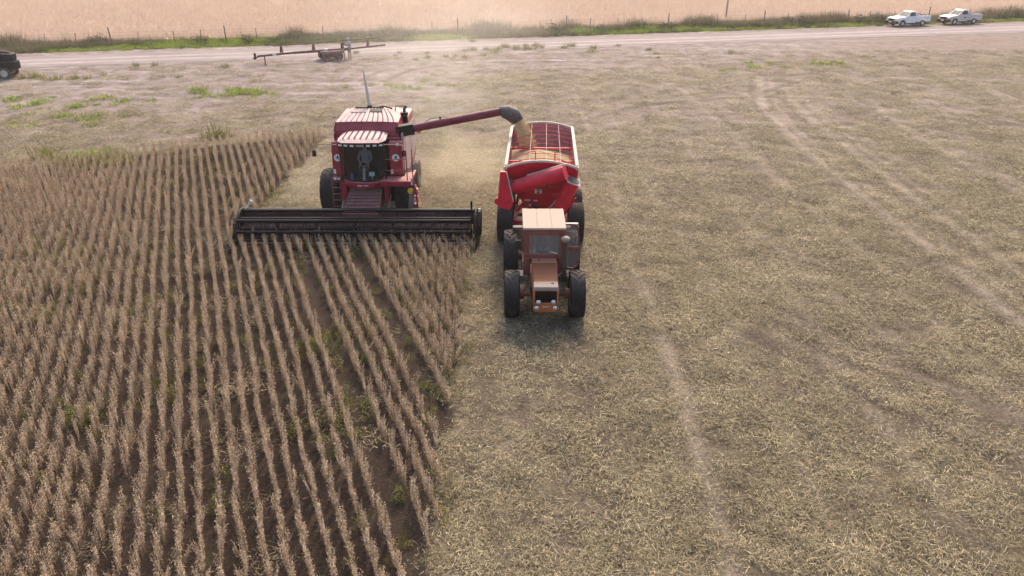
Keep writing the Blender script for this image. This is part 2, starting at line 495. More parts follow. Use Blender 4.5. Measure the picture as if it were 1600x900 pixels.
def ground_material():
    m = bpy.data.materials.new('field_ground')
    t = NT(m)
    co = t.coord()
    big = t.noise(0.12, 4, 0.6, co); mid = t.noise(0.9, 5, 0.6, co); fine = t.noise(14, 5, 0.7, co); lit = t.noise(45, 3, 0.7, co, 1.5)
    soil = t.mix(t.ramp(mid, 0.3, 0.7), (0.024, 0.017, 0.013), (0.056, 0.040, 0.031))
    chaff = t.mix(t.ramp(lit, 0.35, 0.65), (0.05, 0.038, 0.030), (0.33, 0.265, 0.165))
    chaff = t.mix(t.ramp(big, 0.35, 0.65, 0, 0.55), chaff, (0.20, 0.155, 0.118))
    clod = t.noise(2.6, 5, 0.65, co, 0.6)
    cut = t.mix(t.ramp(fine, 0.30, 0.62), soil, chaff)
    cut = t.mix(t.ramp(clod, 0.54, 0.70, 0, 0.6), cut, (0.07, 0.055, 0.043))
    cut = t.mix(t.ramp(clod, 0.46, 0.30, 0, 0.55), cut, (0.30, 0.245, 0.165))
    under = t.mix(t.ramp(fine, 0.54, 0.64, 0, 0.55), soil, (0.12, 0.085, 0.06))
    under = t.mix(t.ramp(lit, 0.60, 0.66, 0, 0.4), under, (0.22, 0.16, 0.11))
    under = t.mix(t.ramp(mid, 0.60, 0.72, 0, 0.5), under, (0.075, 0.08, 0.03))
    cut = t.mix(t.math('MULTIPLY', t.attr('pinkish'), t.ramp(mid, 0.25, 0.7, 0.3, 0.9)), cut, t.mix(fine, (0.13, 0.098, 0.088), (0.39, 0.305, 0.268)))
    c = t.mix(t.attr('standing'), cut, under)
    trod = t.mix(t.ramp(mid, 0.3, 0.7), (0.155, 0.125, 0.122), (0.33, 0.268, 0.26))
    trod = t.mix(t.ramp(fine, 0.46, 0.7, 0, 0.85), trod, (0.15, 0.115, 0.10))
    mp = t.new('ShaderNodeMapping'); mp.inputs['Rotation'].default_value[2] = -ROAD_A; mp.inputs['Scale'].default_value = (0.07, 1.0, 1.0); t.link(co, mp.inputs[0])
    trod = t.mix(t.ramp(t.noise(0.9, 6, 0.65, mp.outputs[0]), 0.5, 0.68, 0, 0.7), trod, (0.42, 0.352, 0.338))
    hd = t.math('MULTIPLY', t.attr('headland'), t.ramp(mid, 0.36, 0.56), clamp=True)
    c = t.mix(hd, c, trod)
    c = t.mix(t.math('MULTIPLY', t.attr('pale'), t.ramp(fine, 0.35, 0.62, 0.4, 1.0)), c, (0.44, 0.36, 0.295))
    c = t.mix(t.math('MULTIPLY', t.attr('dark'), 0.9), c, (0.085, 0.064, 0.055))
    c = t.mix(t.math('MULTIPLY', t.attr('verge'), t.ramp(mid, 0.35, 0.6)), c, (0.10, 0.10, 0.045))
    c = t.mix(t.attr('far'), c, t.mix(t.ramp(mid, 0.3, 0.7), (0.40, 0.30, 0.23), (0.54, 0.42, 0.33)))  # far ground paled too, matching the haze painted into the far crop
    t.link(c, t.bsdf.inputs['Base Color'])
    t.bsdf.inputs['Roughness'].default_value = 0.95
    t.bsdf.inputs['Specular IOR Level'].default_value = 0.1
    bp = t.new('ShaderNodeBump'); bp.inputs['Strength'].default_value = 0.9; bp.inputs['Distance'].default_value = 0.04
    t.link(t.math('ADD', fine, t.math('MULTIPLY', lit, 0.6)), bp.inputs['Height']); t.link(bp.outputs[0], t.bsdf.inputs['Normal'])
    return m

gx, gy = np.meshgrid(axis_lines(-62, 78, 0.22, 620), axis_lines(5, 100, 0.22, 620))
st_, hd_, vg_, fr_, pl_, dk_, _ = ground_fields(gx, gy)
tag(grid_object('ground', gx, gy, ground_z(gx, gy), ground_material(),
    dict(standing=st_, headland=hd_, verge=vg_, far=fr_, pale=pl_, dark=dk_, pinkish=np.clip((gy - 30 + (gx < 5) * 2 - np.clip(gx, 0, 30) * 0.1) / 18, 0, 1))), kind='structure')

# dirt road: one strip with wheel ruts, its edges wandering
def road_material():
    m = bpy.data.materials.new('dirt_road')
    t = NT(m)
    co = t.coord()
    mp = t.new('ShaderNodeMapping'); mp.inputs['Rotation'].default_value[2] = -ROAD_A; mp.inputs['Scale'].default_value = (0.05, 1.0, 1.0)
    t.link(co, mp.inputs[0])
    streak = t.noise(1.6, 6, 0.65, mp.outputs[0]); n = t.noise(0.8, 5, 0.6, co); f = t.noise(11, 4, 0.6, co)
    c = t.mix(t.ramp(streak, 0.32, 0.68), (0.165, 0.136, 0.133), (0.325, 0.272, 0.265))
    c = t.mix(t.math('MULTIPLY', t.attr('rut'), t.ramp(n, 0.2, 0.6)), c, (0.40, 0.34, 0.33))
    c = t.mix(t.ramp(f, 0.5, 0.8, 0, 0.5), c, (0.24, 0.19, 0.175))
    t.link(c, t.bsdf.inputs['Base Color']); t.bsdf.inputs['Roughness'].default_value = 0.95; t.bsdf.inputs['Specular IOR Level'].default_value = 0.1
    bp = t.new('ShaderNodeBump'); bp.inputs['Strength'].default_value = 0.6; bp.inputs['Distance'].default_value = 0.05
    t.link(t.math('ADD', streak, t.math('MULTIPLY', f, 0.5)), bp.inputs['Height']); t.link(bp.outputs[0], t.bsdf.inputs['Normal'])
    return m
S = np.arange(-260, 260.1, 0.5)
U = np.linspace(-1, 1, 27)
ss, uu = np.meshgrid(S, U)
wid = 3.3 + 1.4 * (vnoise(ss, uu * 0, 5.0, 51) - 0.5) + 1.4 * (vnoise(ss, uu * 0 + (uu > 0) * 9, 2.0, 52) - 0.5)
of = uu * wid
rut = np.exp(-((np.abs(of + 0.3) - 1.0) / 0.42) ** 2)
rx = ss * math.cos(ROAD_A) - of * math.sin(ROAD_A); ry = 79.2 + ss * math.sin(ROAD_A) + of * math.cos(ROAD_A)
rz = 0.012 - 0.004 * rut + 0.02 * (vnoise(ss / 8, of, 0.5, 53)) * (np.abs(uu) < 0.97)
tag(grid_object('dirt_road', rx, ry, rz, road_material(), dict(rut=rut)), kind='structure')

# ------------------------------------------------------------------ scattering plants and straw over the land
BANK = bpy.data.collections.new('plant_bank')               # source shapes: only ever used as instances
def variants(prefix, meshes):
    c = bpy.data.collections.new(prefix)
    for i, me in enumerate(meshes):
        o = bpy.data.objects.new('%s_shape_%02d' % (prefix, i), me); c.objects.link(o)
    return c
def scatter(name, pts, rot, scl, idx, coll, mat):
    me = bpy.data.meshes.new(name)
    n = len(pts)
    me.vertices.add(n); me.vertices.foreach_set('co', np.asarray(pts, np.float32).ravel())
    a = me.attributes.new('rot', 'FLOAT_VECTOR', 'POINT'); a.data.foreach_set('vector', np.asarray(rot, np.float32).ravel())
    a = me.attributes.new('scl', 'FLOAT_VECTOR', 'POINT'); a.data.foreach_set('vector', np.asarray(scl, np.float32).ravel())
    a = me.attributes.new('idx', 'INT', 'POINT'); a.data.foreach_set('value', np.asarray(idx, np.int32))
    me.materials.append(mat)
    o = bpy.data.objects.new(name, me); COL.objects.link(o)
    g = bpy.data.node_groups.new(name, 'GeometryNodeTree')
    g.interface.new_socket('Geometry', in_out='INPUT', socket_type='NodeSocketGeometry')
    g.interface.new_socket('Geometry', in_out='OUTPUT', socket_type='NodeSocketGeometry')
    N, L = g.nodes, g.links
    gi, go = N.new('NodeGroupInput'), N.new('NodeGroupOutput')
    ci = N.new('GeometryNodeCollectionInfo'); ci.inputs['Collection'].default_value = coll
    ci.inputs['Separate Children'].default_value = True; ci.inputs['Reset Children'].default_value = True
    ip = N.new('GeometryNodeInstanceOnPoints'); ip.inputs['Pick Instance'].default_value = True
    def at_(nm, ty):
        x = N.new('GeometryNodeInputNamedAttribute'); x.data_type = ty; x.inputs['Name'].default_value = nm
        return next(q for q in x.outputs if q.enabled and q.name == 'Attribute')
    er = N.new('FunctionNodeEulerToRotation')
    L.new(at_('rot', 'FLOAT_VECTOR'), er.inputs[0])
    L.new(gi.outputs[0], ip.inputs['Points']); L.new(ci.outputs[0], ip.inputs['Instance'])
    L.new(at_('idx', 'INT'), ip.inputs['Instance Index']); L.new(er.outputs[0], ip.inputs['Rotation'])
    L.new(at_('scl', 'FLOAT_VECTOR'), ip.inputs['Scale'])
    L.new(ip.outputs[0], go.inputs[0])
    md = o.modifiers.new('scatter', 'NODES'); md.node_group = g
    return o

def quads_mesh(name, Q, mat):                              # Q: (n, 4, 3)
    me = bpy.data.meshes.new(name)
    Q = np.asarray(Q, np.float32); n = len(Q)
    me.vertices.add(n * 4); me.vertices.foreach_set('co', Q.ravel())
    me.loops.add(n * 4); me.loops.foreach_set('vertex_index', np.arange(n * 4, dtype=np.int32))
    me.polygons.add(n); me.polygons.foreach_set('loop_start', np.arange(0, n * 4, 4, dtype=np.int32))
    me.update(calc_edges=True); me.materials.append(mat)
    return me

def blade(base, dirv, length, width, side, bend=0.0, segs=1):
    """a tapered strip of segs quads from base along dirv, bending down; returns quads (kept apart so each has its own tint)"""
    out = []
    p = np.array(base, float); dv = np.array(dirv, float); dv /= np.linalg.norm(dv)
    sd = np.array(side, float); sd -= dv * sd.dot(dv); sd /= max(1e-6, np.linalg.norm(sd))
    for k in range(segs):
        w0 = width * (1 - 0.8 * k / segs); w1 = width * (1 - 0.8 * (k + 1) / segs)
        q = p + dv * length / segs
        out.append([p - sd * w0 / 2, p + sd * w0 / 2, q + sd * w1 / 2, q - sd * w1 / 2])
        p = q; dv = dv + np.array([0, 0, -bend]); dv /= np.linalg.norm(dv)
    return out

def soy_mesh(seed, mat, tall=0.64):
    r = np.random.default_rng(seed)
    Q = []
    for s in range(int(r.integers(4, 6))):
        bx, by = r.normal(0, 0.018), r.uniform(-0.10, 0.10)
        h = tall * r.uniform(0.78, 1.08)
        lean = np.array([r.normal(0, 0.06), r.normal(0, 0.09), 1.0]); lean /= np.linalg.norm(lean)
        a = r.uniform(0, math.pi)
        for k in range(2):
            Q += blade((bx, by, 0), lean, h, 0.009, (math.cos(a + k * 1.57), math.sin(a + k * 1.57), 0))
        for b in range(r.integers(1, 3)):                 # side branches
            t = r.uniform(0.15, 0.45); an = r.uniform(0, 6.28)
            dv = np.array([math.cos(an) * 0.24, math.sin(an) * 0.34, 1.0]); L = h * r.uniform(0.3, 0.5)
            st = np.array([bx, by, 0]) + lean * h * t
            Q += blade(st, dv, L, 0.006, (math.sin(an), -math.cos(an), 0))
            for j in range(4):
                p = st + dv / np.linalg.norm(dv) * L * (0.3 + 0.22 * j); a2 = r.uniform(0, 6.28)
                Q += blade(p, (math.cos(a2), math.sin(a2), r.uniform(-0.6, 0.3)), r.uniform(0.035, 0.06), 0.016, (r.normal(), r.normal(), r.normal()))
        for j in range(15):                                # pods in clusters up the stem, thicker towards the top
            t = 0.16 + 0.86 * (j / 15) ** 0.85
            p = np.array([bx, by, 0]) + lean * h * min(t, 1.0); a2 = r.uniform(0, 6.28)
            Q += blade(p, (math.cos(a2), math.sin(a2), r.uniform(-0.7, 0.6)), r.uniform(0.04, 0.07), r.uniform(0.014, 0.022), (r.normal(), r.normal(), r.normal()))
    return quads_mesh('soy_plants', Q, mat)

def straw_mesh(seed, mat, size=0.5, n=135, lift=0.07):
    r = np.random.default_rng(seed)
    Q = []
    for s in range(n):
        x, y = r.normal(0, size * 0.5, 2); a = r.uniform(0, 6.28); z = abs(r.normal(0.012, lift * 0.5))
        L = r.uniform(0.07, 0.22) * (1.6 if s % 12 == 0 else 1); w = r.uniform(0.007, 0.016)
        dv = np.array([math.cos(a), math.sin(a), r.normal(0.05, 0.22)])
        sd = np.array([-math.sin(a), math.cos(a), r.normal(0, 0.5)])
        Q += blade((x, y, z + 0.01), dv, L, w, sd, r.uniform(-0.05, 0.25), 2)
    for s in range(5):                                     # cut stubs
        x, y = r.normal(0, size * 0.5, 2)
        Q += blade((x, y, 0), (r.normal(0, .2), r.normal(0, .2), 1), r.uniform(0.05, 0.12), 0.01, (1, r.normal(), 0))
    return quads_mesh('straw', Q, mat)

def tuft_mesh(seed, mat, n=70, size=0.16, tall=0.28, width=0.016, bend=0.35):
    r = np.random.default_rng(seed)
    Q = []
    for s in range(n):
        x, y = r.normal(0, size * 0.5, 2); a = math.atan2(y, x) + r.normal(0, 0.9); sp = r.uniform(0.1, 0.9)
        Q += blade((x, y, -0.01), (math.cos(a) * sp, math.sin(a) * sp, 1), tall * r.uniform(0.5, 1.2), width * r.uniform(0.7, 1.4), (-math.sin(a), math.cos(a), 0), bend * r.uniform(0.3, 1.3), 3)
    return quads_mesh('leaf_tuft', Q, mat)

def broad_mesh(seed, mat, n=90, size=0.3, tall=0.4, leaf=0.06):
    r = np.random.default_rng(seed)
    Q = []
    for s in range(n):
        a = r.uniform(0, 6.28); q = size * math.sqrt(r.random()) ; z = tall * r.uniform(0.1, 1.0) * (1 - 0.6 * (q / size) ** 2)
        dv = (math.cos(r.uniform(0, 6.28)), math.sin(r.uniform(0, 6.28)), r.uniform(-0.4, 0.5))
        Q += blade((q * math.cos(a), q * math.sin(a), z), dv, leaf * r.uniform(0.6, 1.4), leaf * 0.6, (r.normal(), r.normal(), r.normal()), 0.1, 2)
    for s in range(8):
        a = r.uniform(0, 6.28)
        Q += blade((0, 0, 0), (math.cos(a) * 0.5, math.sin(a) * 0.5, 1), tall * 0.8, 0.012, (-math.sin(a), math.cos(a), 0))
    return quads_mesh('broad_tuft', Q, mat)

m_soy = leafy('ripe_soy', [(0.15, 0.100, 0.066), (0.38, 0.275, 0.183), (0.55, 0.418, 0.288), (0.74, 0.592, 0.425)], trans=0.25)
m_farsoy = leafy('far_ripe_soy_hazed', [(0.54, 0.42, 0.335), (0.68, 0.54, 0.435), (0.80, 0.655, 0.53)], trans=0.3)  # ripe tones paled further, haze put into the distant crop's colour
m_straw = leafy('straw_litter', [(0.05, 0.039, 0.028), (0.205, 0.165, 0.098), (0.43, 0.35, 0.207), (0.76, 0.64, 0.41)], trans=0.1)
m_weed = leafy('weed_leaf', [(0.06, 0.075, 0.022), (0.17, 0.175, 0.045), (0.36, 0.31, 0.08)], trans=0.3)
m_bright = leafy('bright_weed_leaf', [(0.08, 0.12, 0.02), (0.24, 0.31, 0.05), (0.42, 0.47, 0.10)], trans=0.4)
m_drygrass = leafy('dry_grass', [(0.10, 0.085, 0.05), (0.22, 0.18, 0.10), (0.30, 0.25, 0.15)], trans=0.2)
m_verge = leafy('verge_leaf', [(0.03, 0.055, 0.015), (0.075, 0.115, 0.03), (0.17, 0.21, 0.06)], trans=0.3)
m_bush = leafy('bush_leaf', [(0.035, 0.045, 0.02), (0.07, 0.085, 0.035), (0.13, 0.125, 0.06)], trans=0.2)

# standing soybeans in rows that run 21 degrees off the harvester's course
ROW_A = R(21.2)
RU, RV = (math.cos(ROW_A), math.sin(ROW_A)), (-math.sin(ROW_A), math.cos(ROW_A))
ROW = 0.37
LANES = [2.20, 4.30]                                        # sprayer wheel lanes left bare between rows
us = np.arange(-45, 15, ROW)
P = []
for u in us:
    lane = min(abs(u - l) for l in LANES)
    v = np.arange(0, 70, 0.155)
    if lane < 0.186: v = np.arange(27, 70, 0.155)
    v = v + rng.normal(0, 0.05, len(v))
    uu_ = u + 0.05 * (vnoise(v, v * 0 + u, 2.5, 61) - 0.5) * 2 + rng.normal(0, 0.022, len(v))
    P.append(np.stack([uu_ * RU[0] + v * RV[0], uu_ * RU[1] + v * RV[1], v * 0], -1))
P = np.concatenate(P)
X, Y = P[:, 0], P[:, 1]
keep = standing(X, Y) & (Y > 6.5) & (X > -0.66 * Y - 9) & (X < 3)
gap = vnoise(X, Y, 0.9, 71)
keep &= ~((gap < 0.26) & (rng.random(len(X)) < 0.6))
# the strip already taken by the reel
keep &= ~((Y > 27.45) & (Y < CUT_Y + 1.6) & (X > -10.6) & (X < -1.2))
P = P[keep]; X, Y = P[:, 0], P[:, 1]
P[:, 2] = ground_z(X, Y) - 0.01
n = len(P)
hgt = (0.82 + 0.40 * vnoise(X, Y, 1.8, 73)) * rng.uniform(0.82, 1.12, n)
hgt *= np.where(Y > 27.5, 1.12, 1.0)
rot = np.stack([rng.normal(0, 0.07, n), rng.normal(0, 0.05, n), ROW_A + rng.choice([0, math.pi], n) + rng.normal(0, 0.25, n)], -1)
inreel = (Y > 26.7) & (Y < 27.46) & (X > -10.4)
rot[:, 0] = np.where(inreel, -rng.uniform(0.0, 0.5, n), rot[:, 0]); rot[:, 2] = np.where(inreel, ROW_A, rot[:, 2])
loose = rng.random(n) < 0.08
rot[:, 0] += loose * rng.normal(0, 0.32, n); rot[:, 1] += loose * rng.normal(0, 0.22, n)
scl = np.stack([rng.uniform(0.55, 0.85, n), rng.uniform(0.9, 1.15, n), hgt], -1)
soy = variants('soy', [soy_mesh(100 + i, m_soy, 0.64 if i < 12 else 0.45) for i in range(14)])
tag(scatter('soybean_crop', P, rot, scl, rng.integers(0, 14, n), soy, m_soy),
    'ripe tan soybean plants standing in long rows', 'crop', kind='stuff')
print('soy', n)

# green weeds among the rows
cand = np.stack([rng.uniform(-36, -0.9, 9000), rng.uniform(7, 46, 9000)], -1)
X, Y = cand[:, 0], cand[:, 1]
w = vnoise(X, Y, 2.2, 81) + 0.0 * ((np.abs(X * RU[0] + Y * RU[1] - 2.2) < 0.35) | (np.abs(X * RU[0] + Y * RU[1] - 4.3) < 0.4)) + 0.10 * ((X > -2.2) & (Y < 27))
edge = standing(X - 0.3, Y)
k = edge & (w + rng.normal(0, 0.12, len(X)) > 0.605) & (X > -0.66 * Y - 7)
cand = cand[k][:2600]; n = len(cand)
pts = np.column_stack([cand, ground_z(cand[:, 0], cand[:, 1])])
wm = variants('cropweed', [tuft_mesh(i, m_weed, 46, 0.2, 0.42, 0.012, 0.3) for i in range(3)] + [broad_mesh(i, m_weed, 60, 0.2, 0.5, 0.06) for i in range(3)] + [tuft_mesh(9, m_drygrass, 40, 0.2, 0.5, 0.010, 0.3)])
tag(scatter('crop_weeds', pts, np.stack([rng.normal(0, .1, n), rng.normal(0, .1, n), rng.uniform(0, 6.28, n)], -1), np.repeat(rng.uniform(0.4, 1.0, n)[:, None], 3, 1), rng.integers(0, 7, n), wm, m_weed),
    'green and yellowing weeds between the soybean rows', 'weeds', kind='stuff')
print('weeds', n)

# straw lying on the cut ground
N0 = 40000
Yc = 7 + (76 - 7) * rng.random(N0) ** 0.72
Xc = rng.uniform(-1, 1, N0) * (0.68 * Yc + 7)
st_, hd_, vg_, fr_, pl_, dk_, _ = ground_fields(Xc, Yc)
off = road_off(Xc, Yc)
dens = 0.84 - 0.58 * hd_ - 1.25 * pl_ - 1.1 * dk_
dens *= np.clip(0.35 + 1.2 * (vnoise(Xc, Yc, 1.3, 91) - 0.12), 0.25, 1.15)
dens *= np.clip(0.72 + 1.1 * (vnoise(Xc - 0.12 * Yc, Yc / 14, 0.9, 92, 2) - 0.3), 0.4, 1.2)
dens *= 1 - 0.55 * np.clip((Yc - 32 - 0.1 * np.clip(Xc, 0, 30)) / 18, 0, 1)
k = ((st_ < 0.5) | ((rng.random(N0) < 0.07))) & (off < -4.5) & (rng.random(N0) < np.clip(dens, 0.03, 1))
Xs, Ys = Xc[k], Yc[k]; n = len(Xs)
pts = np.column_stack([Xs, Ys, ground_z(Xs, Ys)])
sm = variants('straw', [straw_mesh(200 + i, m_straw) for i in range(8)])
sc = rng.uniform(0.7, 1.1, n) * np.clip(0.85 + Ys / 80, 0.85, 1.6)
tag(scatter('straw_litter', pts, np.stack([rng.normal(0, .04, n), rng.normal(0, .04, n), rng.uniform(0, 6.28, n)], -1), np.stack([sc, sc, rng.uniform(0.7, 1.5, n)], -1), rng.integers(0, 8, n), sm, m_straw),
    'pale chopped straw and stubble over the harvested ground', 'straw', kind='stuff')
print('straw', n)

# ripe field beyond the fence
N0 = 62000
s_ = rng.uniform(-95, 115, N0); o_ = 10.2 + 60 * rng.random(N0) ** 1.1
fx = s_ * math.cos(ROAD_A) - o_ * math.sin(ROAD_A); fy = 79.2 + s_ * math.sin(ROAD_A) + o_ * math.cos(ROAD_A)
k = np.abs(fx) < 0.68 * fy + 8
fx, fy = fx[k], fy[k]; n = len(fx)
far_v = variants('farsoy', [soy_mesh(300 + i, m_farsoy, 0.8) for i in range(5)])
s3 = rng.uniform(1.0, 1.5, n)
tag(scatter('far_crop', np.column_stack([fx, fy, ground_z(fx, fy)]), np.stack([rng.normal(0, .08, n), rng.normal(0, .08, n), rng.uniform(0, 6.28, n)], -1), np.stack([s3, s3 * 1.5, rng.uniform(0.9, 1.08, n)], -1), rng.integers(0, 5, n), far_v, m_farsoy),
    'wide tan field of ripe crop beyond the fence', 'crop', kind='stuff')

# rough grass of the verge between road and fence
N0 = 15000
s_ = rng.uniform(-95, 115, N0); o_ = 5.4 + 5.6 * rng.random(N0)
fx = s_ * math.cos(ROAD_A) - o_ * math.sin(ROAD_A); fy = 79.2 + s_ * math.sin(ROAD_A) + o_ * math.cos(ROAD_A)
pk = np.hypot((fx - 45.9) / 3.6, (fy - 94.6) / 1.7) < 1; pk |= np.hypot((fx - 52.6) / 3.4, (fy - 96.3) / 1.7) < 1
k = (np.abs(fx) < 0.68 * fy + 8) & ~pk & (rng.random(N0) < 0.35 + 0.9 * vnoise(s_, o_ * 3, 6, 95))
fx, fy, s_, o_ = fx[k], fy[k], s_[k], o_[k]; n = len(fx)
green = vnoise(s_, o_ * 2.5, 7.0, 96) + 0.10 * (o_ < 8) - 0.1 * (o_ > 9.3) + rng.normal(0, 0.06, n)
vm = variants('verge', [tuft_mesh(400 + i, m_verge, 60, 0.5, 0.5, 0.03, 0.4) for i in range(3)] + [tuft_mesh(410 + i, m_drygrass, 55, 0.5, 0.8, 0.022, 0.3) for i in range(3)] + [tuft_mesh(420, m_bright, 60, 0.5, 0.32, 0.035, 0.4)])
sv_patch = 0.55 + 0.9 * vnoise(s_, o_ * 2, 4.0, 97)
ix = np.where(green > 0.57, 6, np.where(green > 0.47, rng.integers(0, 3, n), rng.integers(3, 6, n)))
sv = rng.uniform(0.5, 1.0, n) * sv_patch * np.where((o_ > 8.2) & (vnoise(s_, o_ * 0, 3.0, 98) > 0.58), 1.6, 1.0)
tag(scatter('verge_grass', np.column_stack([fx, fy, ground_z(fx, fy)]), np.stack([rng.normal(0, .08, n), rng.normal(0, .08, n), rng.uniform(0, 6.28, n)], -1), np.stack([sv, sv, sv * rng.uniform(0.7, 1.2, n)], -1), ix, vm, m_verge),
    'rough green and dry grass along the fence beside the dirt road', 'grass', kind='stuff')
# ------------------------------------------------------------------ wheels
def make_wheel(parent, c, Rr, W, rim_r, lugs=20, style='bar', rubber='rubber', rim='rust', name='wheel', dish=1):
    """wheel at c with its axle along x: tyre with raised lugs, dished rim with hub"""
    w = empty(name, c, 0, parent)
    t = MB()
    sh = 0.10 * W
    prof = [(rim_r, -W * 0.40), (rim_r + 0.03, -W * 0.46), ((Rr + rim_r) / 2, -W * 0.52), (Rr - 0.10 * Rr, -W * 0.50), (Rr - 0.05 * Rr, -W * 0.43), (Rr - 0.035 * Rr, -W * 0.2), (Rr - 0.03 * Rr, 0),
            (Rr - 0.035 * Rr, W * 0.2), (Rr - 0.05 * Rr, W * 0.43), (Rr - 0.10 * Rr, W * 0.50), ((Rr + rim_r) / 2, W * 0.52), (rim_r + 0.03, W * 0.46), (rim_r, W * 0.40)]
    t.lathe(prof, n=48)
    def P(x, a, r): return (x, r * math.cos(a), r * math.sin(a))
    if style == 'bar':
        for i in range(lugs):
            for s in (-1, 1):
                a0 = 2 * math.pi * (i + (0.5 if s > 0 else 0)) / lugs
                th = 0.36 * 2 * math.pi / lugs
                sk = 1.15 * 2 * math.pi / lugs
                segs = [(-0.02 * W, 0.0, 1.0), (0.24 * W, 0.45, 0.995), (0.46 * W, 0.9, 0.965), (0.515 * W, 1.05, 0.90)]
                for (xa, fa, ra), (xb, fb, rb) in zip(segs[:-1], segs[1:]):
                    A, B = a0 - sk * fa, a0 - sk * fb
                    lo, hb = 0.93, 0.86
                    t.hexa([P(s * xa, A, Rr * (ra - 0.07)), P(s * xb, B, Rr * (rb - 0.07)), P(s * xb, B + th, Rr * (rb - 0.07)), P(s * xa, A + th, Rr * (ra - 0.07)),
                            P(s * xa, A, Rr * ra), P(s * xb, B, Rr * rb), P(s * xb, B + th, Rr * rb), P(s * xa, A + th, Rr * ra)])
    else:
        rows = 6
        for i in range(lugs):
            for j in range(rows):
                x = (j - (rows - 1) / 2) * W * 0.155; a0 = 2 * math.pi * (i + 0.5 * (j % 2)) / lugs
                th = 0.62 * 2 * math.pi / lugs; hw = W * 0.058
                ra = 1.0 if abs(j - 2.5) < 2 else 0.972
                t.hexa([P(x - hw, a0, Rr * 0.93), P(x + hw, a0, Rr * 0.93), P(x + hw, a0 + th, Rr * 0.93), P(x - hw, a0 + th, Rr * 0.93),
                        P(x - hw, a0, Rr * ra), P(x + hw, a0, Rr * ra), P(x + hw, a0 + th, Rr * ra), P(x - hw, a0 + th, Rr * ra)])
    t.build('tyre', M[rubber], w, smooth=40)
    r = MB()
    for s in (-1, 1):
        r.lathe([(rim_r + 0.035, s * W * 0.44), (rim_r - 0.02, s * W * 0.43), (rim_r - 0.05, s * W * 0.30), (rim_r * 0.62, s * W * (0.16 if dish else 0.3)), (rim_r * 0.30, s * W * 0.18), (rim_r * 0.28, s * W * 0.30), (0.001, s * W * 0.31)], n=28)
        for k in range(8):
            a = 2 * math.pi * k / 8
            r.cyl((s * W * 0.15, rim_r * 0.45 * math.cos(a), rim_r * 0.45 * math.sin(a)), (s * W * 0.21, rim_r * 0.45 * math.cos(a), rim_r * 0.45 * math.sin(a)), 0.018, n=6)
    r.lathe([(rim_r, -W * 0.42), (rim_r, W * 0.42)], n=28)
    r.build('rim', M[rim], w, smooth=40)
    return w

# ------------------------------------------------------------------ the combine harvester
CX, CY = -5.82, 31.0
cb = tag(empty('combine_harvester', (CX, CY, 0)), 'dark red combine harvester with a wide black cutting header, cutting the standing soybeans', 'combine harvester')
w1 = make_wheel(cb, (-1.50, 0, 0.93), 0.93, 0.74, 0.42, 18, 'bar', 'rubber', 'rust')
w2 = copy_tree(w1, cb); w2.location = (1.50, 0, 0.93)
w3 = make_wheel(cb, (1.44, 3.35, 0.66), 0.66, 0.46, 0.30, 16, 'bar', 'rubber_dusty', 'rust')
w4 = copy_tree(w3, cb); w4.location = (-1.34, 3.35, 0.66)

b = MB()   # hull: threshing body under and behind the tank, tapering to the straw hood
b.prism([(-0.33, 1.25), (0.3, 0.95), (3.2, 1.0), (4.6, 1.35), (5.0, 1.9), (4.9, 2.75), (3.6, 3.2), (-0.30, 3.2), (-0.33, 2.9)], 'x', -1.12, 1.40)
b.box(-0.95, 1.2, -0.2, 0.25, 0.70, 1.0)
b.box(-1.15, 1.15, 3.15, 3.5, 0.52, 0.80)
b.build('body', M['red'], cb, bevel=0.03)
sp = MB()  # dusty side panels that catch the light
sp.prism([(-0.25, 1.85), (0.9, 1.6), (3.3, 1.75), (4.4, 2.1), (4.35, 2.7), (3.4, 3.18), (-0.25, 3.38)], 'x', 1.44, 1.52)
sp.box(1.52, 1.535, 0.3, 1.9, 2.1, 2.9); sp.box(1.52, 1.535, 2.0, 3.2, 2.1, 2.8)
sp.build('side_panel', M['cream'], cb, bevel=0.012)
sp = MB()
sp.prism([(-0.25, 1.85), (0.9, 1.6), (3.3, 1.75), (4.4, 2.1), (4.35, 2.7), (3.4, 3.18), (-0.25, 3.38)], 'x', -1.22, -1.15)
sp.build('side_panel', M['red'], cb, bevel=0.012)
ax = MB()
ax.cyl((-1.3, 3.35, 0.66), (1.4, 3.35, 0.66), 0.09, n=10); ax.build('axle', M['reddark'], cb)
ax = MB(); ax.cyl((-1.5, 0, 0.93), (1.5, 0, 0.93), 0.14, n=12)
ax.box(-1.05, -0.75, -0.3, 0.4, 0.6, 1.3); ax.box(0.8, 1.1, -0.3, 0.4, 0.6, 1.3)
ax.build('axle', M['reddark'], cb, bevel=0.015)

# upright red panels either side of the cab, each with a round number
def front_panel(x0, x1, dx):
    p = MB()
    p.hexa([(x0, -0.78, 1.82), (x1, -0.78, 1.82), (x1, -0.3, 1.82), (x0, -0.3, 1.82), (x0, -0.62, 3.12), (x1, -0.62, 3.12), (x1, -0.3, 3.12), (x0, -0.3, 3.12)])
    o = p.build('front_panel', M['red'], cb, bevel=0.035)
    yy = lambda z: -0.78 + 0.16 * (z - 1.82) / 1.3
    r = MB(); z = 2.52
    r.cyl((dx, yy(z) - 0.004, z), (dx, yy(z) - 0.018, z), 0.145, n=28)
    dsk = r.build('number_disc', M['decal'], o)
    text_part('4', 'number', 0.24, (dx, yy(z) - 0.020, z), (R(90) - math.atan2(0.16, 1.3) * -1 * 0, 0, 0), M['ink'], o)
    q = MB(); q.obox((x0 + 0.1 if dx > 0 else x0 + 0.08, yy(1.98) - 0.008, 1.98), (0.09, 0.012, 0.19), (0, 0, 0)); q.build('reflector', M['decal'], o)
    return o
front_panel(-1.27, -0.80, -1.05)
front_panel(0.98, 1.50, 1.24)
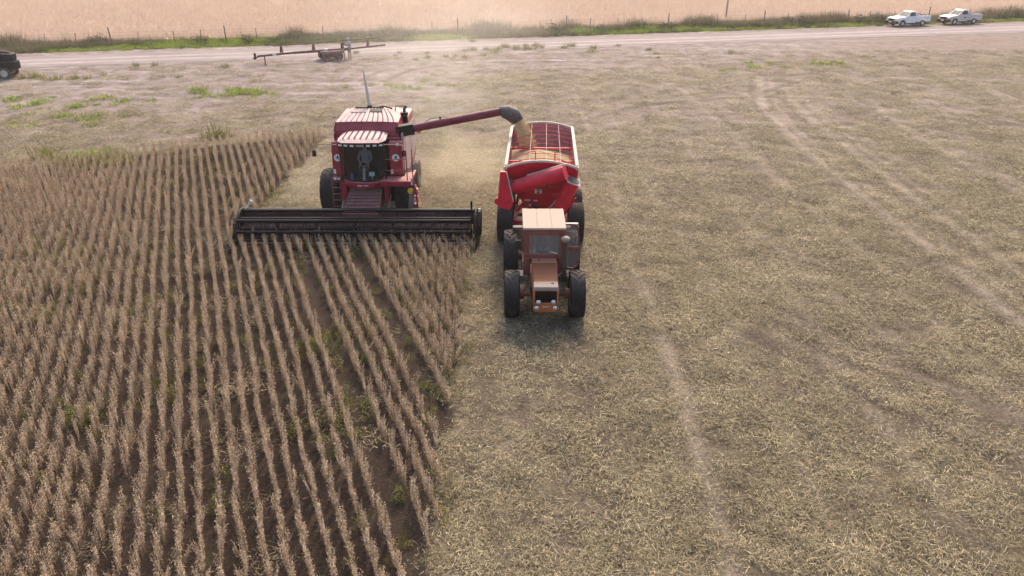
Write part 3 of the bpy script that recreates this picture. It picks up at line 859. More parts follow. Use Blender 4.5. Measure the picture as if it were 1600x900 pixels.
pl = MB(); pl.obox((1.33, -0.64, 3.03), (0.11, 0.015, 0.10), (0, 0, 0)); pl.build('reflector', M['decal'], cb)
g = MB(); g.box(0.84, 0.98, -0.45, -0.3, 1.8, 3.15); g.build('cab_gap_shade', M['black'], cb)  # black strip standing for the shade in the gap beside the cab

# cab
cab = MB()
cab.box(-0.80, 0.86, -0.42, -0.36, 1.72, 3.2)                # rear wall
cab.box(-0.80, 0.86, -1.24, -0.36, 1.66, 1.74)               # floor
cab.build('cab_shell', M['blackplastic'], cb, bevel=0.01)
for x in (-0.83, 0.89):
    pf = MB(); pf.bar((x, -1.16, 1.74), (x, -1.22, 3.18), 0.055, 0.07); pf.build('cab_pillar', M['reddark'], cb, bevel=0.012)
    pf = MB(); pf.bar((x, -0.42, 1.74), (x, -0.42, 3.18), 0.07, 0.07); pf.build('cab_pillar', M['reddark'], cb, bevel=0.012)
def cab_front(z, off=0.0, n=13):
    yb = -1.22 - 0.06 * (z - 1.72) / 1.43
    r_ = []
    for k in range(n):
        u = -1 + 2 * k / (n - 1)
        inset = 0.10 * max(0, (1.95 - z) / 0.23) if z < 1.95 else 0
        r_.append((0.03 + u * (0.83 - inset * 0.8), yb - 0.15 * (1 - u * u) - off, z + (0.10 * abs(u) ** 6 if z < 1.76 else 0)))
    return r_
ws = MB(); ws.sheet([cab_front(z) for z in (1.73, 1.80, 1.88, 1.96, 2.3, 2.7, 3.16)])
ws.build('windshield', M['glass_dark'], cb, smooth=60)
for x in (-0.83, 0.89):
    q = MB(); q.sheet([[(x, -1.14, 1.78), (x, -0.45, 1.78)], [(x, -1.19, 3.15), (x, -0.45, 3.15)]]); q.build('side_window', M['glass_dark'], cb)
sill = MB()
top = cab_front(1.73, 0.01); 
rows = [[(x, y - 0.005, z) for x, y, z in top], [(x * 1.01, y - 0.035, z - 0.05) for x, y, z in top], [(x * 1.0, y + 0.0, z - 0.20 - 0.05 * (1 - ((x - .03) / .83) ** 2)) for x, y, z in cab_front(1.73)], [(x * 0.95, y + 0.25, z - 0.30) for x, y, z in cab_front(1.73)]]
sill.sheet(rows)
so = sill.build('cab_sill', M['red'], cb, smooth=60, solid=0.03)
tx = MB()
for k in range(9): 
    if k != 4: tx.obox((-0.19 + 0.048 * k, -1.435, 1.60), (0.034, 0.012, 0.035), (0, 0, 0))
tx.build('lettering', M['decal'], cb)
lb = MB()
for k in range(17):
    u = -1 + 2 * k / 16
    pass
rows = [[(x * 1.0, y + 0.02, z) for x, y, z in cab_front(3.14)], [(x * 1.02, y - 0.10, z + 0.02) for x, y, z in cab_front(3.14)], [(x * 1.03, y - 0.13, z + 0.14) for x, y, z in cab_front(3.14)], [(x, y + 0.3, z + 0.15) for x, y, z in cab_front(3.14)]]
lb.sheet(rows); lbo = lb.build('light_bar', M['black'], cb, smooth=60, solid=0.02)
for k, u in enumerate((-0.92, -0.66, -0.37, 0.37, 0.66, 0.92)):
    x = 0.03 + u * 0.84; y = -1.28 - 0.15 * (1 - u * u) - 0.115 - 0.012
    q = MB(); q.obox((x, y, 3.215), (0.15, 0.02, 0.078), (R(-10), 0, u * 0.25)); q.build('work_light', M['lens'], lbo, bevel=0.015)
q = MB(); q.obox((0.03, -1.28 - 0.15 - 0.125, 3.215), (0.30, 0.015, 0.06), (R(-10), 0, 0)); q.build('badge', M['steel'], lbo)

rf = MB()   # crowned, ribbed cab roof
NX, NY = 41, 14
rows = []
for j in range(NY):
    v = j / (NY - 1)
    y = -1.58 + v * 1.42
    hw = (0.93 - 0.20 * (1 - min(1, v / 0.28)) ** 2.2) if v < 0.28 else 0.93 - 0.05 * (v - 0.28)
    r_ = []
    for i in range(NX):
        u = -1 + 2 * i / (NX - 1)
        z = 3.31 + 0.09 * (1 - abs(u) ** 3.0) * min(1, 0.25 + v * 3) + 0.05 * v
        if 0.10 < v < 0.97 and abs(u) < 0.86:
            z += 0.035 if i % 5 else 0
        bow = 0.10 * (u * u) * (1 - v)
        r_.append((0.03 + u * hw, y + bow, z))
    rows.append(r_)
rows.insert(0, [(x, y + 0.03, 3.28) for x, y, z in rows[0]])
rf.sheet(rows)
rf.m = [1 if (k % (NX - 1)) % 5 in (4, 0) and 2 < k // (NX - 1) < NY - 1 and 3 < k % (NX - 1) < NX - 5 else 0 for k in range(len(rf.f))]  # groove faces coloured darker to paint the shade between roof ribs
rf.build('cab_roof', [M['redtop'], M['chaff_and_groove_shade']], cb, smooth=25, solid=0.03)

# inside the cab
st = MB()
st.box(-0.22, 0.28, -0.78, -0.52, 1.74, 2.12); st.hexa([(-0.22, -0.60, 2.12), (0.28, -0.60, 2.12), (0.28, -0.48, 2.12), (-0.22, -0.48, 2.12), (-0.18, -0.50, 2.75), (0.24, -0.50, 2.75), (0.24, -0.42, 2.75), (-0.18, -0.42, 2.75)])
st.build('operator_seat', M['cloth_black'], cb, bevel=0.04)
sc_ = MB(); sc_.bar((0.03, -1.22, 1.74), (0.03, -1.02, 2.22), 0.10, 0.08); sc_.build('steering_column', M['steel'], cb, bevel=0.01)
sw = MB()
ring = [(0.03 + 0.19 * math.cos(a), -1.0 + 0.10 * math.sin(a), 2.26 + 0.16 * math.sin(a)) for a in np.linspace(0, 2 * math.pi, 25)]
sw.tube(ring, 0.014, 6, caps=False); sw.tube([ring[0], ring[12]], 0.012, 6); sw.obox((0.03, -1.01, 2.27), (0.08, 0.03, 0.07), (R(30), 0, 0))
sw.build('steering_wheel', M['steel'], cb)
q = MB(); q.obox((0.33, -1.12, 1.98), (0.22, 0.05, 0.17), (R(-12), 0, 0)); q.bar((0.33, -1.1, 1.74), (0.33, -1.1, 1.92), 0.03, 0.03); q.build('monitor', M['screen'], cb, bevel=0.02)
q = MB(); q.cyl((-0.46, -1.06, 1.76), (-0.46, -1.06, 1.98), 0.07, n=12); q.build('water_flask', plain('blue_flask', (0.12, 0.13, 0.28), 0.4), cb)
q = MB(); q.box(0.52, 0.72, -0.95, -0.5, 1.74, 2.2); q.build('control_console', M['blackplastic'], cb, bevel=0.02)

# grain tank with its hipped ribbed lid
tk = MB()
tk.hexa([(-1.20, -0.28, 2.75), (1.32, -0.28, 2.75), (1.32, 2.6, 2.75), (-1.20, 2.6, 2.75), (-1.22, -0.12, 3.46), (1.34, -0.12, 3.46), (1.34, 2.6, 3.46), (-1.22, 2.6, 3.46)])
tko = tk.build('grain_tank', M['reddark'] if False else M['red'], cb, bevel=0.01)
bv = MB(); bv.hexa([(-1.24, -0.16, 3.45), (1.36, -0.16, 3.45), (1.36, 2.62, 3.45), (-1.24, 2.62, 3.45), (-1.18, 0.02, 3.76), (1.30, 0.02, 3.76), (1.30, 2.5, 3.76), (-1.18, 2.5, 3.76)])
for k in range(13):
    x = -1.14 + k * 0.20
    bv.hexa([(x, -0.175, 3.46), (x + 0.02, -0.175, 3.46), (x + 0.02, -0.1, 3.46), (x, -0.1, 3.46), (x, 0.0, 3.75), (x + 0.02, 0.0, 3.75), (x + 0.02, 0.05, 3.75), (x, 0.05, 3.75)])
bv.build('tank_extension', M['red'], tko, bevel=0.008)
ld = MB()
rows = []
for j in range(9):
    v = j / 8
    if v < 0.75:
        q_ = v / 0.75; y = -0.02 + 1.45 * q_; z = 3.765 + 0.20 * q_; hl = -1.20 + 0.42 * q_ ** 1.3; hr = 1.32 - 0.50 * q_ ** 1.3
    else:
        q_ = (v - 0.75) / 0.25; y = 1.43 + 1.1 * q_; z = 3.965 - 0.2 * q_; hl = -0.78 - 0.4 * q_; hr = 0.82 + 0.48 * q_
    r_ = []
    for i in range(49):
        u = i / 48
        x = hl + (hr - hl) * u
        rib = 0.022 if (i % 4 and 0 < j < 8) else 0
        r_.append((x, y, z + rib + 0.03 * (1 - (2 * u - 1) ** 2)))
    rows.append(r_)
ld.sheet(rows)
ld.m = [1 if (k % 48) % 4 == 0 and k // 48 < 7 else 0 for k in range(len(ld.f))]  # lid grooves get the darker red as painted shade between ribs
ld.sheet([[(-1.18, y, 3.75) for y in (-0.02, 0.7, 1.43, 2.53)], [(-1.20, -0.02, 3.76), (-1.0, 0.7, 3.87), (-0.78, 1.43, 3.96), (-1.18, 2.53, 3.76)]])
ld.sheet([[(1.30, y, 3.75) for y in (-0.02, 0.7, 1.43, 2.53)], [(1.32, -0.02, 3.76), (1.07, 0.7, 3.87), (0.82, 1.43, 3.96), (1.3, 2.53, 3.76)]])
ldo = ld.build('tank_lid', [M['redtop'], M['chaff_and_groove_shade']], tko, smooth=25)
q = MB(); q.obox((-0.38, 1.08, 3.97), (0.62, 0.34, 0.03), (R(8), 0, 0)); q.build('hatch', M['cream'], tko, bevel=0.008)
q = MB(); q.obox((0.30, 1.10, 3.985), (0.50, 0.30, 0.02), (R(8), 0, 0)); q.build('hatch_opening', M['black'], tko)
q = MB(); q.tube([(0.1, 1.5, 3.98), (0.5, 1.56, 4.06), (0.9, 1.5, 3.98)], 0.03, 6); q.box(-0.6, 0.55, 1.42, 1.50, 3.99, 4.05); q.build('lid_hinge', M['black'], tko)
q = MB(); q.tube([(-0.02, 1.55, 3.95), (-0.13, 1.75, 4.60), (-0.27, 2.0, 5.42)], [0.09, 0.066, 0.03], 8); q.build('mast', M['rim_cream'], cb)
q = MB(); q.cyl((-0.02, 1.53, 3.92), (-0.03, 1.57, 4.08), 0.10, n=10); q.build('mast_base', M['black'], cb)

# engine deck, exhaust and rail behind the tank, on the unloading side
q = MB(); q.box(0.95, 1.5, 1.55, 3.3, 3.05, 3.62); q.box(-0.9, 0.9, 2.7, 3.6, 3.1, 3.6); q.build('engine_cover', M['redtop'], cb, bevel=0.08)
q = MB(); q.cyl((1.40, 1.35, 3.3), (1.40, 1.35, 3.72), 0.13, n=14); q.cyl((1.40, 1.35, 3.75), (1.40, 1.35, 3.86), 0.16, n=14); q.tube([(1.4, 1.35, 3.85), (1.4, 1.38, 3.98), (1.46, 1.5, 4.06)], 0.055, 8); q.build('exhaust', M['blackplastic'], cb)
q = MB(); q.tube([(1.02, 1.5, 3.55), (1.02, 1.5, 4.02), (1.08, 1.5, 4.08), (1.44, 1.5, 4.08)], 0.02, 6); q.build('hand_rail', M['rust'], cb)

# unloading auger
def lerp3(a, b, t): return tuple(a[i] + (b[i] - a[i]) * t for i in range(3))
A0, A1 = (1.25, 0.05, 3.38), (5.55, 0.42, 4.12)
au = MB(); au.cyl(lerp3(A0, A1, 0.10), A1, 0.158, n=20)
for t_ in (0.40, 0.62):
    au.cyl(lerp3(A0, A1, t_), lerp3(A0, A1, t_ + 0.006), 0.172, n=20)
auo = au.build('unloading_auger', M['maroon'], cb, smooth=50)
q = MB(); q.bar(lerp3(A0, A1, -0.01), lerp3(A0, A1, 0.155), 0.40, 0.42); q.build('auger_elbow', M['blackplastic'], auo, bevel=0.03)
q = MB(); q.tube([lerp3(A0, A1, 0.16), (2.6, 0.2, 3.86), (3.2, 0.24, 3.92), (3.3, 0.2, 3.86)], 0.012, 5); q.obox(lerp3((A0[0], A0[1], A0[2] + 0.2), (A1[0], A1[1], A1[2] + 0.2), 0.40), (0.06, 0.05, 0.12), (0, 0, 0)); q.build('hydraulic_line', M['black'], auo)
sp_ = MB()
rings = [((5.36, 0.41, 4.09), 0.20, 0.20, -8), ((5.62, 0.43, 4.06), 0.27, 0.24, 12), ((5.90, 0.45, 3.92), 0.30, 0.25, 38), ((6.04, 0.46, 3.70), 0.24, 0.22, 62)]
rows = []
for c, ra, rb, ang in rings:
    t_ = Vector((math.cos(R(ang)), 0.08, -math.sin(R(ang)))); n_ = Vector((math.sin(R(ang)), 0, math.cos(R(ang))))
    rows.append([tuple(Vector(c) + n_ * ra * math.cos(a) + Vector((0, 1, 0)) * rb * math.sin(a)) for a in np.linspace(0, 2 * math.pi, 21)])
sp_.sheet(rows); spo = sp_.build('auger_spout', M['spout'], auo, smooth=50, solid=0.015)
q = MB()
for k in range(5): q.ball((5.45 + 0.085 * k, 0.20, 4.07 - 0.004 * k), 0.018, n=6)
q.build('bolt', M['steel'], spo)

# platform, rails, ladders, mirrors and lamps
q = MB(); q.box(0.72, 1.92, -1.50, -0.80, 1.70, 1.80); q.box(1.55, 1.92, -0.80, 0.1, 1.72, 1.80); q.box(0.74, 1.90, -1.515, -1.49, 1.60, 1.79); pfm = q.build('platform', M['red'], cb, bevel=0.012)
q = MB(); q.obox((1.90, -1.50, 1.72), (0.10, 0.02, 0.14), (0, 0, 0)); q.build('reflector', M['decal'], pfm)
q = MB()
for z in (2.18, 2.62): q.tube([(0.92, -1.30, z), (1.2, -1.36, z), (1.74, -1.36, z + 0.03)], 0.016, 6)
for x, z1 in ((1.74, 2.95),): q.tube([(x, -1.36, 1.8), (x, -1.36, z1)], 0.022, 6)
q.tube([(1.94, -1.2, 1.75), (1.94, -1.2, 3.0)], 0.022, 6); q.tube([(1.74, -1.36, 2.2), (1.9, -0.4, 2.2)], 0.016, 6)
q.build('hand_rail', M['rust'], cb)
q = MB()   # swung-out access ladder beside the tyre: curved stringer and treads
arc = [(1.93, -1.30, 1.76), (2.02, -1.42, 1.66), (2.10, -1.50, 1.45), (2.12, -1.52, 1.1), (2.12, -1.52, 0.55)]
for a, c in zip(arc[:-1], arc[1:]): q.bar(a, c, 0.40, 0.06, up=(1, 0, 0.2))
for z in (0.6, 0.9, 1.2, 1.5): q.box(2.0, 2.17, -1.68, -1.42, z, z + 0.03)
q.build('access_ladder', M['red'], cb, bevel=0.01)
q = MB()
for z in (0.8, 1.1, 1.4): q.obox((2.17, -1.55, z), (0.03, 0.04, 0.07), (0, 0.2, 0))
q.build('reflector', M['decal'], cb)
q = MB(); q.cyl((1.86, -1.46, 1.43), (1.86, -1.60, 1.43), 0.11, n=16); q.build('yellow_cap', M['yellow'], cb, bevel=0.02)  # yellow round cap above the grey hoses
q = MB()
for k in range(4):
    q = MB(); q.tube([(1.80 + 0.045 * k, -1.45, 1.4), (1.79 + 0.05 * k, -1.5, 1.0), (1.74 + 0.06 * k, -1.6, 0.6)], 0.014, 5); q.build('hose', M['steel'], cb)
q = MB()
for x in (-1.28, -0.93): q.bar((x, -1.12, 0.60), (x, -1.02, 1.80), 0.035, 0.05)
for k in range(5): q.bar((-1.27, -1.12 + 0.018 * k, 0.66 + k * 0.25), (-0.94, -1.12 + 0.018 * k, 0.66 + k * 0.25), 0.05, 0.03)
q.build('ladder', M['rust'], cb)
q = MB(); q.obox((-1.14, -1.06, 1.77), (0.10, 0.015, 0.07), (0, 0, 0)); q.obox((-1.0, -1.06, 1.77), (0.09, 0.015, 0.07), (0, 0, 0)); q.build('reflector', M['decal'], cb)
q = MB(); q.box(-1.24, -0.84, -1.05, -0.6, 1.70, 1.80); q.build('step_plate', M['red'], cb, bevel=0.01)
q = MB()
for z0, z1 in ((2.05, 2.28), (2.55, 2.78)): q.tube([(-1.2, -0.2, z1 + 0.08), (-1.42, -0.1, z0 + 0.1), (-1.42, 0.0, z0), (-1.2, 0.1, z0)], 0.014, 5)
q.build('hand_rail', M['cream'], cb)
for s, x0, x1, x2 in ((-1, -0.88, -1.60, -1.74), (1, 0.92, 1.50, 1.68)):
    q = MB(); q.tube([(x0, -1.45, 3.24), (x1, -1.55, 3.28), (x2, -1.55, 3.22), (x2, -1.55, 3.05)], 0.018, 6); mo = q.build('mirror_arm', M['steel'], cb)
    q = MB(); q.obox((x2, -1.53, 2.92), (0.15, 0.06, 0.24), (0, 0, 0)); q.build('mirror', M['blackplastic'], mo, bevel=0.02)
    q = MB(); q.obox((x2 + s * 0.03, -1.555, 2.90), (0.05, 0.02, 0.18), (0, 0, 0)); q.build('marker_lamp', M['red'], mo)
q = MB(); q.tube([(1.50, 0.2, 3.12), (1.75, 0.2, 3.14), (1.95, 0.2, 3.24), (2.06, 0.2, 3.32)], 0.014, 5); bo = q.build('beacon_arm', M['steel'], cb)
q = MB(); q.cyl((2.1, 0.2, 3.29), (2.1, 0.2, 3.40), 0.085, n=14); q.build('beacon_lens', M['amber'], bo, bevel=0.02)
q = MB(); q.ball((2.08, 0.2, 3.43), 0.13, (1, 1, 0.45), 14); q.build('beacon_hood', M['rust'], bo)

# feeder house: chaff-covered ribbed top running down to the header
fh = MB(); fh.hexa([(-0.66, -2.62, 0.25), (0.74, -2.62, 0.25), (0.66, -0.4, 0.75), (-0.58, -0.4, 0.75), (-0.66, -2.62, 0.86), (0.74, -2.62, 0.86), (0.66, -0.4, 1.52), (-0.58, -0.4, 1.52)])
for k in range(8):
    t_ = k / 8; y = -2.5 + 1.7 * t_; z = 0.875 + 0.66 * (y + 2.62) / 2.22
    fh.obox((0.04, y, z + 0.02), (1.22, 0.07, 0.03), (R(16), 0, 0))
fh.build('feeder_house', M['chaff_and_groove_shade'], cb, bevel=0.012)
q = MB(); q.box(-0.95, -0.70, -1.1, -0.6, 0.9, 1.6); q.box(0.78, 0.92, -1.2, -0.5, 0.8, 1.6); q.build('frame_leg', M['red'], cb, bevel=0.015)
q = MB()
for s in (-0.85, 0.95): q.cyl((s, -2.3, 0.45), (s, -0.7, 1.0), 0.05, n=8)
q.build('lift_ram', M['steel'], cb)

# header
hd = empty('header', (0, 0, 0), 0, cb)
HX0, HX1, HY = -4.42, 4.40, -2.52
q = MB(); q.box(HX0, HX1, HY, HY + 0.14, 0.88, 1.02); q.box(HX0, HX1, HY + 0.02, HY + 0.12, 0.10, 0.22); q.cyl((HX0, HY - 0.02, 0.985), (HX1, HY - 0.02, 0.985), 0.03, n=10, mi=1); q.build('header_beam', [M['black'], M['glossblack']], hd, bevel=0.015)  # thin gloss tube added along the beam's edge to draw a highlight
q = MB(); q.sheet([[(x, HY - 0.02, 0.90) for x in np.linspace(HX0, HX1, 13)], [(x, HY - 0.05, 0.45) for x in np.linspace(HX0, HX1, 13)], [(x, HY - 0.2, 0.16) for x in np.linspace(HX0, HX1, 13)], [(x, HY - 0.95, 0.07) for x in np.linspace(HX0, HX1, 13)]])
for k in range(13):
    x = HX0 + (HX1 - HX0) * k / 12; q.box(x - 0.015, x + 0.015, HY - 0.055, HY - 0.03, 0.45, 0.88)
q.build('back_sheet', M['reddark'], hd, solid=0.012)
q = MB(); q.cyl((HX0 + 0.1, HY - 0.42, 0.44), (HX1 - 0.1, HY - 0.42, 0.44), 0.15, n=16)
for s, x0, x1 in ((1, HX0 + 0.15, -0.6), (-1, HX1 - 0.15, 0.65)):
    nturn = 7; npt = nturn * 14
    ra, rb = [], []
    for i in range(npt + 1):
        a = s * 2 * math.pi * nturn * i / npt; x = x0 + (x1 - x0) * i / npt
        ra.append((x, HY - 0.42 + 0.15 * math.cos(a), 0.44 + 0.15 * math.sin(a))); rb.append((x, HY - 0.42 + 0.29 * math.cos(a), 0.44 + 0.29 * math.sin(a)))
    q.sheet([ra, rb])
for k in range(10): q.tube([(-0.5 + 0.11 * k, HY - 0.42, 0.44), (-0.5 + 0.11 * k, HY - 0.42 + 0.3 * math.cos(k * 2.1), 0.44 + 0.3 * math.sin(k * 2.1))], 0.012, 5)
q.build('cross_auger', M['reddark'], hd, smooth=50)
def end_panel(x0, x1, name='end_panel'):
    q = MB(); q.prism([(HY + 0.14, 0.12), (HY + 0.14, 1.06), (HY - 0.25, 1.10), (HY - 0.75, 0.86), (HY - 1.25, 0.45), (HY - 1.55, 0.10), (HY - 1.2, 0.05)], 'x', x0, x1)
    return q.build(name, M['black'], hd, bevel=0.03)
end_panel(HX0 - 0.10, HX0); ep = end_panel(HX1, HX1 + 0.10)
q = MB(); q.prism([(HY + 0.15, 0.2), (HY + 0.15, 1.02), (HY - 0.35, 1.04), (HY - 0.9, 0.66), (HY - 0.9, 0.3), (HY - 0.4, 0.15)], 'x', HX1 + 0.10, HX1 + 0.27); q.build('drive_cover', M['black'], hd, bevel=0.05)
q = MB(); q.prism([(HY - 0.2, 0.35), (HY - 0.2, 0.75), (HY - 0.75, 0.7), (HY - 0.8, 0.4)], 'x', HX0 - 0.22, HX0 - 0.10); q.cyl((HX0 - 0.25, HY - 0.45, 0.55), (HX0 - 0.1, HY - 0.45, 0.55), 0.2, n=18); q.build('drive_cover', M['black'], hd, bevel=0.03)
for x in (HX0 - 0.05, HX1 + 0.05):
    q = MB(); q.hexa([(x - 0.09, HY - 1.35, 0.03), (x + 0.09, HY - 1.35, 0.03), (x + 0.10, HY - 0.7, 0.03), (x - 0.10, HY - 0.7, 0.03), (x - 0.06, HY - 1.35, 0.32), (x + 0.06, HY - 1.35, 0.32), (x + 0.10, HY - 0.7, 0.7), (x - 0.10, HY - 0.7, 0.7)])
    q.hexa([(x - 0.015, HY - 2.0, 0.02), (x + 0.015, HY - 2.0, 0.02), (x + 0.09, HY - 1.34, 0.03), (x - 0.09, HY - 1.34, 0.03), (x - 0.015, HY - 2.0, 0.06), (x + 0.015, HY - 2.0, 0.06), (x + 0.06, HY - 1.34, 0.32), (x - 0.06, HY - 1.34, 0.32)])
    q.build('crop_divider', M['black'], hd, bevel=0.02)
q = MB(); q.obox((HX1 + 0.18, HY - 0.05, 1.045), (0.07, 0.07, 0.03), (0, 0, 0)); q.build('reflector', M['decal'], hd)
q = MB(); q.obox((HX0 + 0.22, HY + 0.3, 1.22), (0.13, 0.03, 0.13), (0, 0.5, 0)); q.bar((HX0 + 0.05, HY + 0.1, 1.0), (HX0 + 0.2, HY + 0.3, 1.2), 0.03, 0.03); q.build('side_lamp', M['lens'], hd)
q = MB(); q.bar((HX1 - 0.12, HY + 0.05, 0.9), (HX1 - 0.12, HY - 0.05, 1.36), 0.07, 0.07); q.bar((HX1 + 0.02, HY - 0.2, 0.5), (HX1 + 0.02, HY - 1.0, 0.78), 0.06, 0.10); q.build('reel_lift', M['black'], hd, bevel=0.01)
q = MB(); q.bar((HX1 + 0.0, HY - 1.25, 0.05), (HX1 + 0.0, HY - 1.3, 0.48), 0.05, 0.03); q.bar((HX1 - 0.04, HY - 1.0, 0.35), (HX1 - 0.04, HY - 1.1, 0.8), 0.03, 0.03); q.build('divider_rod', paint('worn_yellow', (0.5, 0.3, 0.08), 0.5), hd)
q = MB(); q.box(HX0, HX1, HY - 1.02, HY - 0.92, 0.05, 0.085)
for k in range(117):
    x = HX0 + 0.04 + k * 0.0752
    q.hexa([(x - 0.02, HY - 1.02, 0.05), (x + 0.02, HY - 1.02, 0.05), (x + 0.02, HY - 0.98, 0.05), (x - 0.02, HY - 0.98, 0.05), (x - 0.004, HY - 1.14, 0.065), (x + 0.004, HY - 1.14, 0.065), (x + 0.02, HY - 0.98, 0.085), (x - 0.02, HY - 0.98, 0.085)])
q.build('cutter_bar', M['steel'], hd)
# reel: centre tube, five bats with hanging tines, spiders
RYc, RZc, RR = HY - 1.02, 0.60, 0.43
q = MB(); q.cyl((HX0 + 0.05, RYc, RZc), (HX1 - 0.05, RYc, RZc), 0.055, n=14); rl = q.build('reel', M['black'], hd, smooth=50)
NB = 6
bats = [R(68 + 360 * k / NB) for k in range(NB)]
for a in bats:
    q = MB(); by, bz = RYc - RR * math.cos(a), RZc + RR * math.sin(a)
    q.cyl((HX0 + 0.12, by, bz), (HX1 - 0.12, by, bz), 0.030, n=12)
    q.obox(((HX0 + HX1) / 2, by + 0.02, bz - 0.055), (HX1 - HX0 - 0.3, 0.02, 0.06), (R(12), 0, 0), 1)
    for k in range(60):
        x = HX0 + 0.25 + k * 0.1415
        if k % 2 == 0 or True: q.bar((x, by + 0.03, bz - 0.08), (x, by + 0.09, bz - 0.27), 0.011, 0.011, 1)
    q.build('reel_bat', [M['glossblack'], M['black']], hd)
sx = [HX0 + 0.14 + (HX1 - HX0 - 0.28) * k / 6 for k in range(7)]
for x in sx:
    q = MB(); q.cyl((x - 0.02, RYc, RZc), (x + 0.02, RYc, RZc), 0.13, n=14)
    for a in bats: q.bar((x, RYc, RZc), (x, RYc - RR * math.cos(a), RZc + RR * math.sin(a)), 0.05, 0.03, up=(1, 0, 0))
    q.build('reel_spider', M['black'], hd)
# ------------------------------------------------------------------ people
def mat_index(mats, m):
    if m not in mats: mats.append(m)
    return mats.index(m)

def person(name_label, loc, rz, J, outfit, cap=None, group=None, scale=1.0, hair='hair'):
    """one continuous skin over a skeleton; J: joint -> (x, y, z), the figure faces -y"""
    names = ['pelvis', 'spine', 'chest', 'neck', 'head', 'crown']
    rad = {'pelvis': (0.155, 0.115), 'spine': (0.14, 0.105), 'chest': (0.175, 0.12), 'neck': (0.055, 0.058), 'head': (0.078, 0.095), 'crown': (0.066, 0.08)}
    E = [('pelvis', 'spine'), ('spine', 'chest'), ('chest', 'neck'), ('neck', 'head'), ('head', 'crown')]
    for s in 'lr':
        for j, r_ in (('shoulder', 0.062), ('elbow', 0.045), ('wrist', 0.030), ('palm', 0.036), ('hip', 0.095), ('knee', 0.062), ('ankle', 0.042), ('toe', 0.036)):
            names.append(j + s); rad[j + s] = (r_, r_) if j != 'palm' else (0.040, 0.020)
        E += [('chest', 'shoulder' + s), ('shoulder' + s, 'elbow' + s), ('elbow' + s, 'wrist' + s), ('wrist' + s, 'palm' + s), ('pelvis', 'hip' + s), ('hip' + s, 'knee' + s), ('knee' + s, 'ankle' + s), ('ankle' + s, 'toe' + s)]
    pos = {n: Vector(J[n]) for n in names if n in J}
    for s in 'lr':
        w, e = pos['wrist' + s], pos['elbow' + s]
        dv = (w - e).normalized()
        pos['palm' + s] = w + dv * 0.075
        if 'toe' + s not in pos: pos['toe' + s] = pos['ankle' + s] + Vector((0, -0.15, -0.045))
        side = dv.cross(Vector((0, -1, 0.2))).normalized()
        curl = dv.cross(side).normalized()
        p = pos['palm' + s]
        for k, L in enumerate((0.065, 0.075, 0.07, 0.055)):
            a = p + side * (-0.030 + 0.020 * k) + dv * 0.015
            m1 = a + dv * L * 0.55; m2 = m1 + (dv * 0.7 + curl * 0.7) * L * 0.5
            for nm, q in (('f%da' % k, a), ('f%db' % k, m1), ('f%dc' % k, m2)):
                names.append(nm + s); pos[nm + s] = q; rad[nm + s] = (0.0095, 0.0095)
            E += [('palm' + s, 'f%da' % k + s), ('f%da' % k + s, 'f%db' % k + s), ('f%db' % k + s, 'f%dc' % k + s)]
        t1 = w + dv * 0.03 - side * 0.045; t2 = t1 + (dv - side * 0.4 + curl * 0.3) * 0.035
        for nm, q in (('ta', t1), ('tb', t2)):
            names.append(nm + s); pos[nm + s] = q; rad[nm + s] = (0.011, 0.011)
        E += [('wrist' + s, 'ta' + s), ('ta' + s, 'tb' + s)]
    idx = {n: i for i, n in enumerate(names)}
    me = bpy.data.meshes.new('person_skeleton')
    me.from_pydata([pos[n] for n in names], [(idx[a], idx[b]) for a, b in E], [])
    tmp = bpy.data.objects.new('person_skeleton', me); COL.objects.link(tmp)
    md = tmp.modifiers.new('skin', 'SKIN'); md.use_smooth_shade = True
    sv = me.skin_vertices[0].data
    for n in names: sv[idx[n]].radius = rad[n]; sv[idx[n]].use_root = (n == 'pelvis')
    ss_ = tmp.modifiers.new('sub', 'SUBSURF'); ss_.levels = 2; ss_.render_levels = 2
    dg = bpy.context.evaluated_depsgraph_get()
    body = bpy.data.meshes.new_from_object(tmp.evaluated_get(dg))
    bpy.data.objects.remove(tmp)
    mats = [outfit['skin'], outfit['top'], outfit['legs'], outfit['boots']]
    body.materials.clear()
    for m in mats: body.materials.append(M[m])
    def region(a, b):
        s = {a[:-1] if a[-1] in 'lr' and a not in ('pelvis',) else a, b[:-1] if b[-1] in 'lr' and b not in ('pelvis',) else b}
        if s & {'toe'}: return 3
        if s & {'hip', 'knee'}: return 2
        if s == {'pelvis', 'spine'}: return 1
        if s & {'palm', 'ta', 'tb', 'head', 'crown'} or any(x.startswith('f') for x in s): return 0
        if s == {'chest', 'neck'}: return 1
        if s == {'elbow', 'wrist'}: return 1 if outfit.get('sleeves', 'long') == 'long' else 0
        return 1
    segs = [(pos[a], pos[b], region(a, b)) for a, b in E]
    for p in body.polygons:
        c = p.center; best, bi = 1e9, 0
        for a, b, r_ in segs:
            ab = b - a; t = max(0, min(1, (c - a).dot(ab) / max(1e-9, ab.dot(ab)))); dd = (c - a - ab * t).length
            if dd < best: best, bi = dd, r_
        if bi == 1 and c.z < pos['pelvis'].z + 0.02 and (c - pos['pelvis']).length < 0.3: bi = 2
        p.material_index = bi; p.use_smooth = True
    # nose, eyes, ears joined into the same body mesh
    import bmesh
    bm = bmesh.new(); bm.from_mesh(body)
    hp = (pos['head'] + pos['crown']) / 2; up = (pos['crown'] - pos['neck']).normalized()
    fw = Vector(J.get('face', (0, -1, 0))).normalized(); sd = fw.cross(up).normalized()
    def blob(c, r_, mi):
        geo = bmesh.ops.create_icosphere(bm, subdivisions=1, radius=r_, matrix=Matrix.Translation(c))
        for f in {f for v in geo['verts'] for f in v.link_faces}: f.material_index = mi; f.smooth = True
    body.materials.append(M['ink'])
